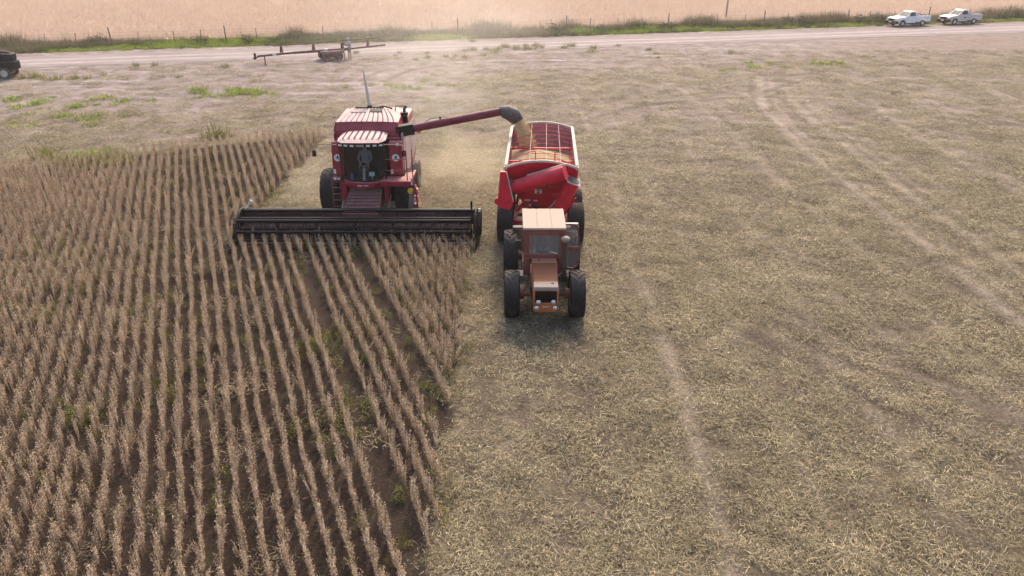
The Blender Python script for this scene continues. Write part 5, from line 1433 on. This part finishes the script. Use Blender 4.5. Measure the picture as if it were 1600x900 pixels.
# ------------------------------------------------------------------ pickups on the road's far side
def make_pickup(label, bodymat, load):
    """single-cab pickup, nose towards -x, wheels on z = 0"""
    p = tag(empty('pickup_truck'), label, 'pickup truck', 'pickup trucks parked beside the dirt road')
    L0, L1, W = -2.60, 2.68, 0.89
    def arch(cx, r=0.43, n=9): return [(cx + r * math.cos(a), 0.40 + r * math.sin(a)) for a in np.linspace(0, math.pi, n)]
    bm_ = MB()
    lower = [(L0 + 0.05, 0.48), (L0, 0.70), (L0 + 0.06, 0.98), (L0 + 0.5, 1.08), (-1.05, 1.16), (-0.95, 1.12), (0.42, 1.14), (0.42, 0.42)]
    bot = [(0.42, 0.42)] + arch(-1.55)[0:0]
    poly = [(L0 + 0.05, 0.48), (L0, 0.70), (L0 + 0.06, 0.96), (L0 + 0.45, 1.07), (-1.10, 1.17), (0.46, 1.17), (0.46, 0.38)] + [(-1.55 + 0.43 * math.cos(a), 0.40 + 0.43 * math.sin(a)) for a in np.linspace(0.0, math.pi, 10)]
    bm_.prism(poly, 'y', -W, W)
    # greenhouse, leaning inwards
    gh = [(-1.12, 1.16), (-0.42, 1.72), (-0.22, 1.79), (0.36, 1.77), (0.46, 1.70), (0.46, 1.16)]
    for s in (1,):
        n_ = len(gh)
        ins = lambda z: 0.20 * max(0, (z - 1.16)) / 0.6
        vs_ = [(x, -W + 0.02 + ins(z), z) for x, z in gh] + [(x, W - 0.02 - ins(z), z) for x, z in gh]
        bm_.add(vs_, [tuple(range(n_))[::-1], tuple(range(n_, 2 * n_))] + [(i, (i + 1) % n_, (i + 1) % n_ + n_, i + n_) for i in range(n_)])
    bo = bm_.build('body', M[bodymat], p, bevel=0.05, smooth=50)
    b2 = MB()   # open load bed
    side = [(0.52, 0.50), (0.52, 1.20), (L1 - 0.03, 1.20), (L1, 1.12), (L1, 0.55)] + [(1.54 + 0.43 * math.cos(a), 0.40 + 0.43 * math.sin(a)) for a in np.linspace(0.0, math.pi, 10)]
    side = [(0.52, 0.50), (0.52, 1.20), (L1 - 0.03, 1.20), (L1, 1.12), (L1, 0.52), (1.99, 0.50)] + [(1.54 + 0.43 * math.cos(a), 0.42 + 0.43 * math.sin(a)) for a in np.linspace(0.15, math.pi - 0.15, 9)] + [(1.09, 0.50)]
    b2.prism(side, 'y', -W, -W + 0.08); b2.prism(side, 'y', W - 0.08, W)
    b2.box(0.52, 0.58, -W + 0.08, W - 0.08, 0.5, 1.19); b2.box(L1 - 0.07, L1 - 0.01, -W + 0.08, W - 0.08, 0.52, 1.19); b2.box(0.58, L1 - 0.07, -W + 0.08, W - 0.08, 0.60, 0.66)
    b2.build('load_bed', M[bodymat], p, bevel=0.025)
    g = MB(); g.hexa([(-1.085, -0.74, 1.20), (-1.085, 0.74, 1.20), (-1.05, 0.74, 1.195), (-1.05, -0.74, 1.195), (-0.475, -0.62, 1.70), (-0.475, 0.62, 1.70), (-0.44, 0.62, 1.69), (-0.44, -0.62, 1.69)]); g.build('windshield', M['carglass'], p)
    for s in (-1, 1):
        def sp(x, z): return (x, s * (W - 0.012 - 0.20 * (z - 1.16) / 0.6), z)
        def sq(x, z): v = sp(x, z); return (v[0], v[1] - s * 0.03, v[2])
        pts = [(-0.78, 1.22), (0.30, 1.22), (0.28, 1.66), (-0.38, 1.66)]
        g = MB(); g.hexa([sq(*pts[0]), sq(*pts[1]), sp(*pts[1]), sp(*pts[0]), sq(*pts[3]), sq(*pts[2]), sp(*pts[2]), sp(*pts[3])]); g.build('side_window', M['carglass'], p)
        g = MB(); g.obox((-0.82, s * (W + 0.10), 1.25), (0.10, 0.18, 0.15), (0, 0, 0)); g.build('mirror', M[bodymat], p, bevel=0.02)
        g = MB(); g.obox((0.2, s * (W + 0.012), 1.0), (0.16, 0.03, 0.035), (0, 0, 0)); g.build('door_handle', M['blackplastic'], p)
        g = MB(); g.obox((L0 + 0.09, s * 0.66, 0.90), (0.18, 0.34, 0.15), (0, 0, s * 0.35)); g.build('headlight', M['lens'], p, bevel=0.03)
        g = MB(); g.obox((L1 + 0.0, s * 0.80, 0.95), (0.05, 0.12, 0.30), (0, 0, 0)); g.build('tail_light', M['amber'], p, bevel=0.01)
        g = MB(); g.box(-1.1, 1.05, s * W - 0.04, s * W + 0.04, 0.30, 0.38); g.build('side_step', M['blackplastic'], p)
    g = MB(); g.box(0.44, 0.462, -0.5, 0.5, 1.28, 1.62); g.build('rear_window', M['carglass'], p)
    g = MB(); g.obox((L0 - 0.005, 0, 0.86), (0.07, 0.96, 0.24), (0, -0.1, 0)); gr = g.build('grille', M['blackplastic'], p, bevel=0.02)
    g = MB(); g.prism([(L0 - 0.16, 0.40), (L0 - 0.18, 0.62), (L0 - 0.06, 0.72), (L0 + 0.35, 0.70), (L0 + 0.35, 0.42)], 'y', -W - 0.01, W + 0.01); g.build('bumper', M['blackplastic'], p, bevel=0.04)
    g = MB(); g.obox((L0 - 0.185, 0, 0.55), (0.02, 0.46, 0.13), (0, 0, 0)); g.build('number_plate', M['decal'], p)
    g = MB(); g.box(L1, L1 + 0.10, -0.7, 0.7, 0.45, 0.58); g.build('rear_bumper', M['blackplastic'], p, bevel=0.02)
    g = MB(); g.box(-2.2, 2.4, -0.5, 0.5, 0.34, 0.50); g.build('chassis', M['black'], p)
    for x in (-1.55, 1.54):
        for s in (-1, 1):
            w = empty('wheel', (x, s * 0.77, 0.37), 0, p)
            g = MB(); g.lathe([(0.22, -0.11), (0.34, -0.125), (0.37, -0.09), (0.37, 0.09), (0.34, 0.125), (0.22, 0.11)], axis='y', n=28); g.build('tyre', M['rubber'], w, smooth=50)
            g = MB(); g.lathe([(0.225, -0.10), (0.20, -0.085), (0.07, -0.10), (0.001, -0.105)], axis='y', n=20); g.lathe([(0.225, 0.10), (0.20, 0.085), (0.07, 0.10), (0.001, 0.105)], axis='y', n=20)
            for k in range(6):
                a = k * math.pi / 3; g.cyl((0.14 * math.cos(a), -0.115, 0.14 * math.sin(a)), (0.14 * math.cos(a), 0.115, 0.14 * math.sin(a)), 0.03, n=6)
            g.build('rim', M['silver'], w, smooth=50)
    if load:      # a rail and odds and ends lashed across the bed
        g = MB(); g.tube([(0.62, -0.8, 1.20), (0.62, -0.8, 1.42), (0.62, 0.8, 1.42), (0.62, 0.8, 1.20)], 0.03, 6)
        g.tube([(0.7, -0.5, 1.34), (1.5, 0.1, 1.40), (2.4, 0.3, 1.16)], 0.035, 6); g.tube([(0.7, 0.4, 1.3), (1.6, 0.3, 1.34), (2.45, -0.3, 1.2)], 0.03, 6)
        g.build('bed_rack', M['black'], p)
    else:
        g = MB(); g.tube([(0.56, -0.8, 1.2), (0.56, -0.76, 1.36), (0.56, 0.76, 1.36), (0.56, 0.8, 1.2)], 0.03, 6); g.tube([(2.55, -0.86, 1.2), (2.75, -0.86, 1.5), (2.62, -0.86, 1.2)], 0.018, 5); g.build('bed_rack', M['black'], p)
        g = MB(); g.obox((-0.05, -W - 0.004, 0.84), (0.30, 0.01, 0.16), (0, 0, 0)); g.build('door_sign', M['ink'], p)
    p.scale = (0.90,) * 3
    return p
def between(a, b):   # stand a truck so that its near wheels touch two image points
    (ax, ay), (bx, by) = at(*a), at(*b)
    return ax, ay, bx, by
for k, (a, b, lab, bm_, load) in enumerate([((1408, 41.5), (1440.5, 41), 'clean white single-cab pickup parked beside the dirt road with a dark rack over its bed', 'white', True),
                                            ((1490, 39), (1520, 38), 'silver grey single-cab pickup with dark door sign, parked at the end behind the white one', 'silver', False)]):
    ax, ay, bx, by = between(a, b)
    ang = ROAD_A + R(4)
    t = make_pickup(lab, bm_, load)
    mx, my = (ax + bx) / 2, (ay + by) / 2
    t.rotation_euler = (0, 0, ang)
    t.location = (mx - 0.70 * math.sin(ang), my + 0.70 * math.cos(ang), 0.02)

# ------------------------------------------------------------------ the long header trailer and the two people at it
ht = tag(empty('header_trailer', (-16.25, 70.2, 0), R(27.7)), 'long empty red header trailer with two slender beams standing beside the dirt road', 'trailer')
q = MB(); q.bar((-5.6, 0, 0.72), (-2.6, 0, 0.80), 0.15, 0.16); q.bar((-2.6, 0, 0.80), (0.2, 0, 0.80), 0.18, 0.20); q.bar((0.2, 0, 0.78), (2.4, 0, 0.80), 0.22, 0.22); q.bar((2.4, 0, 0.8), (5.6, 0, 0.92), 0.13, 0.14); q.build('main_beam', M['boom'], ht, bevel=0.015)
q = MB(); q.bar((-4.1, 0.55, 1.38), (5.3, 0.55, 1.50), 0.07, 0.075); q.build('rest_beam', M['boom'], ht, bevel=0.01)
for x in (-3.5, -0.75, 4.1):
    q = MB(); q.prism([(x - 0.16, 0.85), (x + 0.16, 0.85), (x + 0.07, 1.38), (x - 0.07, 1.38)], 'y', 0.25, 0.33); q.bar((x, 0, 0.85), (x, 0.55, 1.36), 0.08, 0.06); q.build('rest_bracket', M['boom'], ht, bevel=0.01)
q = MB(); q.box(-5.85, -5.70, -0.16, 0.16, 0.48, 1.0); q.bar((-5.4, 0, 0.7), (-5.95, 0, 0.55), 0.10, 0.10); q.build('tow_head', M['engine'], ht, bevel=0.02)
q = MB(); q.bar((-5.0, 0, 0.7), (-5.0, 0, 0.06), 0.07, 0.07); q.box(-5.12, -4.88, -0.12, 0.12, 0.012, 0.06); q.build('jockey_stand', M['engine'], ht)
q = MB(); q.box(-4.35, -4.05, -0.12, -0.10, 0.66, 0.88); q.build('plate', M['decal'], ht)
q = MB(); q.box(-0.35, 1.6, -0.62, 0.62, 0.66, 0.78); q.box(-0.35, 1.6, -0.70, -0.62, 0.6, 0.72); q.box(-0.35, 1.6, 0.62, 0.7, 0.6, 0.72); q.build('bogie_frame', M['boom'], ht, bevel=0.015)
q = MB(); q.obox((0.05, -0.5, 0.95), (0.34, 0.2, 0.22), (0.3, 0.2, 0.2)); q.build('sack', M['decal'], ht, bevel=0.06)
hw_ = None
for x in (0.05, 1.12):
    for s in (-1, 1):
        if hw_ is None: hw_ = make_wheel(ht, (0, 0, 0), 0.36, 0.22, 0.21, 24, 'block', 'rubber_dusty', 'rust'); c_ = hw_
        else: c_ = copy_tree(hw_, ht)
        c_.location = (x, s * 0.78, 0.372); c_.rotation_euler = (0, 0, math.pi / 2)
x1, y1 = at(536, 93.5); x2, y2 = at(547, 91.5)
REACH = dict(STAND, spine=(0, -0.02, 1.12), chest=(0, -0.08, 1.33), neck=(0, -0.12, 1.49), head=(0, -0.16, 1.58), crown=(0, -0.17, 1.68), shoulderl=(0.19, -0.08, 1.41), shoulderr=(-0.19, -0.08, 1.41),
             elbowl=(0.25, -0.27, 1.24), elbowr=(-0.24, -0.26, 1.22), wristl=(0.20, -0.50, 1.30), wristr=(-0.18, -0.50, 1.27), kneel=(0.11, -0.12, 0.50), anklel=(0.12, -0.10, 0.08), kneer=(-0.11, 0.03, 0.49), ankler=(-0.12, 0.20, 0.09))
person('person in a black top and khaki trousers reaching across the header trailer', (x1, y1, 0.0), R(68), REACH, dict(skin='skin', top='cloth_black', legs='cloth_khaki', boots='boot', sleeves='short'), scale=0.97)
HOLD = dict(STAND, elbowl=(0.27, -0.02, 1.16), elbowr=(-0.27, -0.02, 1.16), wristl=(0.16, -0.24, 1.15), wristr=(-0.16, -0.24, 1.17), kneel=(0.12, -0.02, 0.49), anklel=(0.14, 0.0, 0.08))
person('person in pale grey clothes and a light cap standing by the header trailer', (x2, y2, 0.0), R(-35), HOLD, dict(skin='skin', top='cloth_pale', legs='cloth_khaki', boots='boot', sleeves='short'), cap='cloth_pale', scale=1.0)

# ------------------------------------------------------------------ small trailer with big tyres, cut by the left edge
tl = tag(empty('flat_trailer', (-39.15, 61.95, 0), R(10)), 'small flat farm trailer loaded with two big black tyres', 'trailer')
q = MB(); q.box(-2.4, 0.9, -0.62, 0.62, 0.52, 0.64); q.box(-2.4, 0.9, -0.66, -0.62, 0.5, 0.7); q.box(-2.4, 0.9, 0.62, 0.66, 0.5, 0.7); q.build('deck', M['engine'], tl, bevel=0.015)
tw = make_wheel(tl, (0.42, -0.80, 0.43), 0.43, 0.24, 0.24, 26, 'block', 'rubber_dusty', 'rim_cream'); tw.rotation_euler = (0, 0, math.pi / 2)
for x, y in ((0.42, 0.8), (-1.7, -0.8), (-1.7, 0.8)):
    c_ = copy_tree(tw, tl); c_.location = (x, y, 0.43)
for x in (0.42, -1.7): q = MB(); q.cyl((x, -0.8, 0.43), (x, 0.8, 0.43), 0.05, n=8); q.build('axle', M['engine'], tl)
def loose_tyre(loc, rot, label):
    t = MB(); Rr, W, rim_r = 0.92, 0.56, 0.46
    t.lathe([(rim_r, -W * 0.34), (rim_r + 0.05, -W * 0.46), (0.7, -W * 0.54), (0.84, -W * 0.5), (0.885, 0), (0.84, W * 0.5), (0.7, W * 0.54), (rim_r + 0.05, W * 0.46), (rim_r, W * 0.34), (0.7, W * 0.44), (0.80, W * 0.3), (0.80, -W * 0.3), (0.7, -W * 0.44)], axis='z', n=44, closed=True)
    for i in range(20):
        for s in (-1, 1):
            a0 = 2 * math.pi * (i + (0.5 if s > 0 else 0)) / 20; th = 0.12; sk = 0.3
            P_ = lambda z, a, r: (r * math.cos(a), r * math.sin(a), z)
            t.hexa([P_(0, a0, 0.84), P_(s * W * 0.5, a0 - sk, 0.80), P_(s * W * 0.5, a0 - sk + th, 0.80), P_(0, a0 + th, 0.84), P_(0, a0, Rr), P_(s * W * 0.5, a0 - sk, 0.88), P_(s * W * 0.5, a0 - sk + th, 0.88), P_(0, a0 + th, Rr)])
    o = t.build('tractor_tyre', M['rubber'], None, smooth=40)
    o.location = loc; o.rotation_euler = rot
    tag(o, label, 'tyre', 'big tyres stacked on the small trailer')
loose_tyre((-38.72, 62.0, 0.955), (0, R(1), 0.3), 'big black tyre lying flat on the small trailer, under the tilted one')
loose_tyre((-38.85, 61.98, 1.60), (R(-3), R(9), 0.0), 'big black tyre tilted on top of the other tyre on the small trailer')

# ------------------------------------------------------------------ fence, pole, bushes, weed tufts
fn = tag(empty('wire_fence', road_pt(0, 8.4)), 'wire fence with thin weathered posts between the verge and the far field', 'fence')
fx0, fy0, _ = road_pt(0, 8.4)
def fpost(s, off, h, lean, m, thick):
    x, y, _ = road_pt(s, off)
    q = MB(); bx, by = x - fx0, y - fy0
    q.tube([(bx, by, -0.05), (bx + lean * 0.5, by, h * 0.5), (bx + lean, by + 0.02, h)], [thick, thick * 0.92, thick * 0.8], 7)
    q.build('post', M[m], fn)
s = -84.0; k = 0
r5 = random.Random(5)
while s < 104:
    big = k % 4 == 0
    if not -16 < s < -9: fpost(s, 8.4 + r5.uniform(-0.15, 0.15), r5.uniform(1.5, 1.75) if big else r5.uniform(1.15, 1.4), r5.uniform(-0.14, 0.14), 'postdark' if r5.random() < 0.3 or big else 'post', 0.065 if big else 0.04)
    s += r5.uniform(2.3, 3.4); k += 1
q = MB()
for z in (0.35, 0.65, 0.95, 1.2):
    q.tube([tuple(np.array(road_pt(t, 8.4, z + 0.03 * math.sin(t))) - np.array([fx0, fy0, 0])) for t in np.arange(-84, 104.1, 4.0)], 0.008, 4)
q.build('wire', M['wire'], fn)
up = MB(); X, Y = at(1133, 34); 
up.tube([(0, 0, -0.1), (0.12, 0, 3.5), (0.28, 0, 7.2)], [0.10, 0.09, 0.075], 10)
po = up.build('utility_pole', M['post']); po.location = (X, Y, 0)
tag(po, 'tall thin leaning wooden pole rising behind the fence out of the far field', 'pole')
up = MB(); up.bar((-0.5, 0, 6.7), (1.05, 0, 6.75), 0.08, 0.09); up.build('cross_arm', M['post'], po)

def bush_mesh(seed, tall, wide):
    r = np.random.default_rng(seed); Q = []
    for c in range(12):
        a = r.uniform(0, 6.28); q_ = wide * 0.5 * math.sqrt(r.random()); cz = tall * r.uniform(0.15, 0.85) * (1 - 0.45 * (q_ / (wide * 0.5)) ** 2)
        cr = wide * r.uniform(0.12, 0.24)
        for k in range(70):
            v = r.normal(0, 1, 3); v /= np.linalg.norm(v); p = np.array([q_ * math.cos(a), q_ * math.sin(a), cz]) + v * cr * r.uniform(0.5, 1.05)
            if p[2] < 0: continue
            Q += blade(p, (v[0] + r.normal(0, .6), v[1] + r.normal(0, .6), v[2] * 0.5 + r.normal(0, .6)), r.uniform(0.06, 0.16), r.uniform(0.03, 0.06), tuple(r.normal(0, 1, 3)), 0.1, 2)
    for k in range(14):
        a = r.uniform(0, 6.28)
        Q += blade((0, 0, 0), (math.cos(a) * 0.6, math.sin(a) * 0.6, 1), tall * r.uniform(0.7, 1.25), 0.02, (-math.sin(a), math.cos(a), 0))
    return quads_mesh('bush', Q, m_bush)
bm3 = [bush_mesh(70 + i, 1.25, 1.7) for i in range(4)]
BUSH = [  # image x, road offset, size, label
    (1378, 7.2, 1.15, 'dark bush right beside the white pickup, taller and narrower than its neighbour'),
    (1350, 7.4, 1.35, 'broad dark green bush one place away from the white pickup'),
    (1256, 7.6, 1.15, 'rounded green bush standing alone midway between the leaning pole and the pickups'),
    (1229, 9.4, 1.0, 'small pale bush behind the fence, between the leaning pole and the rounded green bush'),
    (1180, 6.8, 0.8, 'low dark bush just right of the leaning pole'),
    (1040, 7.4, 1.1, 'tall ragged grey-green bush on the verge left of the leaning pole'),
    (868, 7.2, 1.25, 'largest brown-green bush on the verge behind the unloading grain cart'),
    (770, 6.8, 1.1, 'low wide brownish bush on the verge above the auger arm'),
    (640, 7.0, 1.15, 'hazy brown bush on the verge above the tank of the harvester'),
    (590, 7.0, 1.1, 'hazy brown bush on the verge just past the two people'),
    (385, 6.9, 1.0, 'dark bush at the fence above the tow end of the header trailer'),
    (312, 7.2, 1.0, 'brown-green bush on the verge near a pale fence post'),
    (151, 9.6, 1.2, 'dry tall bush behind the fence at the left'),
    (1480, 7.6, 0.9, 'small bush in the gap between the two pickups'),
    (1562, 7.4, 1.1, 'dark bush to the right of the silver pickup'),
    (1590, 7.6, 1.2, 'last green bush by the right edge of the picture'),
]
for i, (px_, off, size, lab) in enumerate(BUSH):
    # where the viewing line at that image column crosses the line parallel to the road
    s = 0.0
    for _ in range(30):
        x, y, _z = road_pt(s, off)
        zc = y * math.cos(PITCH) + CAM_H * math.sin(PITCH)
        s += ((px_ - 800) / F_PX * zc - x)
    o = bpy.data.objects.new('bush', bm3[i % 4]); COL.objects.link(o)
    o.location = (x, y, 0); o.rotation_euler = (0, 0, i * 1.7); o.scale = (size, size, size * (1.15 if i == 0 else 0.95))
    tag(o, lab, 'bush', 'bushes along the fence')

br = [tuft_mesh(500 + i, m_bright, 90, 0.42, 0.26, 0.03, 0.5) for i in range(4)]
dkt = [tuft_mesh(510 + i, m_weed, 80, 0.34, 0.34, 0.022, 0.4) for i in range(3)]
def tufts(n, cx, cy, sx, sy, lab, group, ms, size=(0.8, 1.5), slope=0.0):
    r = random.Random(int(cx * 7 + cy))
    for k in range(n):
        px_, dx = 0, r.gauss(0, 0.5)
        px_ = cx + dx * sx * 1.15; py_ = cy + r.gauss(0, 0.5) * sy * 1.25 + slope * dx * sx
        X, Y = at(px_, py_)
        if r.random() < 0.25: continue
        o = bpy.data.objects.new('weed_tuft', r.choice(ms)); COL.objects.link(o)
        s = r.uniform(size[0] * 0.65, size[1]) 
        o.location = (X, Y, float(ground_z(np.array([X]), np.array([Y]))[0])); o.rotation_euler = (0, 0, r.uniform(0, 6.28)); o.scale = (s * 1.2, s * 1.2, s)
        tag(o, lab, 'weed', group)
tufts(16, 80, 163, 90, 6, 'bright green weed tuft in the long broken strip left of the harvester', 'weed strip left of the harvester', br, (0.7, 1.4))
tufts(15, 205, 157, 60, 9, 'bright green weed tuft in the strip nearest the middle of the stubble at left', 'weed strip in the left stubble', br, (0.6, 1.2), -0.03)
tufts(13, 130, 185, 50, 6, 'bright green weed tuft in the dense patch in front of the long strip at left', 'dense weed patch at left', br, (0.9, 1.5))
tufts(5, 30, 190, 50, 20, 'small pale weed tuft scattered by the left edge of the stubble', 'scattered weeds at the left edge', br, (0.5, 0.9))
tufts(24, 375, 147, 90, 6, 'bright green weed tuft in the strip behind the harvester, left of its mast', 'weed strip left of the mast', br, (0.7, 1.4))
tufts(14, 640, 133, 90, 5, 'pale green weed tuft in the dusty strip right of the mast', 'weed strip right of the mast', br, (0.6, 1.1))
tufts(12, 1293, 102, 36, 3, 'bright green weed tuft in the right-hand clump of the far stubble', 'weed clump in the far stubble', br, (0.8, 1.4))
tufts(9, 1196, 104, 34, 4, 'bright green weed tuft in the left-hand clump of the far stubble', 'smaller weed clump in the far stubble', br, (0.6, 1.1))
tufts(3, 1137, 109, 12, 2, 'tiny green weed tuft alone in the far stubble, left of the clumps', 'lone weeds in the far stubble', br, (0.6, 1.0))
tufts(26, 158, 247, 50, 12, 'bright green weed tuft in the clump at the far corner of the standing crop', 'weed clump at the crop corner', br, (0.9, 1.6), -0.12)
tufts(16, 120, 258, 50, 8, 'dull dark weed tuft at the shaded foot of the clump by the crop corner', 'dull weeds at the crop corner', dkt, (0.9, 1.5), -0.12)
tufts(3, 335, 214, 16, 4, 'tall dark weed standing over the far edge of the crop', 'dark weeds at the far crop edge', dkt, (1.8, 2.4))
tufts(2, 75, 246, 10, 3, 'dark weed sticking up at the crop edge near the left side', 'dark weeds at the near crop edge', dkt, (1.6, 2.2))
tufts(30, 800, 76, 130, 6, 'grey-green weed tuft on the bank on the near side of the dirt road', 'weeds on the bank of the dirt road', dkt, (0.8, 1.5), -0.03)
tufts(10, 985, 80, 70, 7, 'grey-green weed tuft on the bank towards the right end of the row', 'weeds at the right end of the bank', dkt, (0.7, 1.3))
tufts(10, 660, 90, 70, 5, 'small dark weed tuft on the trodden ground right of the header trailer', 'weeds right of the header trailer', dkt, (0.7, 1.2))
for px_, py_ in ((36, 122), (54, 121), (66, 123), (89, 124), (117, 123), (136, 123), (240, 103), (280, 122), (212, 104), (352, 105), (160, 119)):
    X, Y = at(px_, py_)
    o = bpy.data.objects.new('weed_tuft', dkt[px_ % 3]); COL.objects.link(o); s = 1.0 + (px_ % 5) * 0.12
    o.location = (X, Y, 0); o.rotation_euler = (0, 0, px_); o.scale = (s, s, s)
    tag(o, 'small dark weed tuft on the bare ground between the tyre trailer and the header trailer', 'weed', 'weeds on the bare headland')

# ------------------------------------------------------------------ dust and haze
def dust(name, label, c, r_, dens, col, nscale, seed):
    q = MB(); q.ball((0, 0, 0), 1.0, n=24)
    m = bpy.data.materials.new(name); m.use_nodes = True
    t = NT(m); t.n.remove(t.bsdf)
    pv = t.new('ShaderNodeVolumePrincipled'); pv.inputs['Color'].default_value = (*col, 1); pv.inputs['Anisotropy'].default_value = 0.35
    co = t.coord()
    ln = t.new('ShaderNodeVectorMath', operation='LENGTH'); t.link(co, ln.inputs[0])
    fall = t.math('POWER', t.ramp(ln.outputs['Value'], 0.0, 1.0, 1.0, 0.0), 1.4)
    mp = t.new('ShaderNodeMapping'); mp.inputs['Location'].default_value = (seed, 0, 0); t.link(co, mp.inputs[0])
    nz_ = t.ramp(t.noise(nscale, 4, 0.6, mp.outputs[0]), 0.36, 0.68, 0.12, 1.0)
    t.link(t.math('MULTIPLY', t.math('MULTIPLY', fall, nz_), dens), pv.inputs['Density'])
    t.link(pv.outputs[0], t.n['Material Output'].inputs['Volume'])
    o = q.build(name, m); o.location = c; o.scale = r_
    tag(o, label, 'dust', kind='stuff')
    return o
DUSTS = [
    ('dust_cloud', 'tan dust blown out behind the right rear wheel of the harvester', (-2.3, 35.6, 0.6), (3.4, 5.0, 2.0), 0.27, (1.0, 0.86, 0.62), 2.2, 1.0),
    ('dust_cloud', 'thin dust trail drifting back from the harvester over the cut field', (-4.5, 50.0, 1.5), (6.5, 15.0, 4.0), 0.045, (0.97, 0.90, 0.80), 2.5, 4.0),
    ('dust_cloud', 'wide pale glow of added dust hanging over the dirt road behind the harvester', (-6.0, 76.0, 2.0), (16.0, 20.0, 6.0), 0.032, (1.0, 0.92, 0.84), 2.0, 11.0),  # volume added to give the pale glow at the top centre of the view
    ('dust_cloud', 'dust rising left of the harvester along the edge of the crop', (-8.8, 33.5, 0.4), (1.6, 4.0, 1.3), 0.20, (0.92, 0.82, 0.66), 2.2, 7.0),
]
for a in DUSTS: dust(*a)
q = MB(); q.box(-640, 640, -640, 640, -1.2, 12.5)
m = bpy.data.materials.new('haze'); m.use_nodes = True
t = NT(m); t.n.remove(t.bsdf)
pv = t.new('ShaderNodeVolumePrincipled'); pv.inputs['Color'].default_value = (1.0, 0.89, 0.87, 1); pv.inputs['Density'].default_value = HAZE; pv.inputs['Anisotropy'].default_value = 0.4
t.link(pv.outputs[0], t.n['Material Output'].inputs['Volume'])
tag(q.build('haze', m), 'pale pinkish haze in the air over the fields', 'haze', kind='stuff')
SC.cycles.volume_step_rate = 2.0
SC.cycles.volume_max_steps = 128
SC.cycles.max_bounces = 8
SC.cycles.diffuse_bounces = 3
SC.cycles.volume_bounces = 0
SC.cycles.transparent_max_bounces = 10
SC.cycles.use_denoising = True
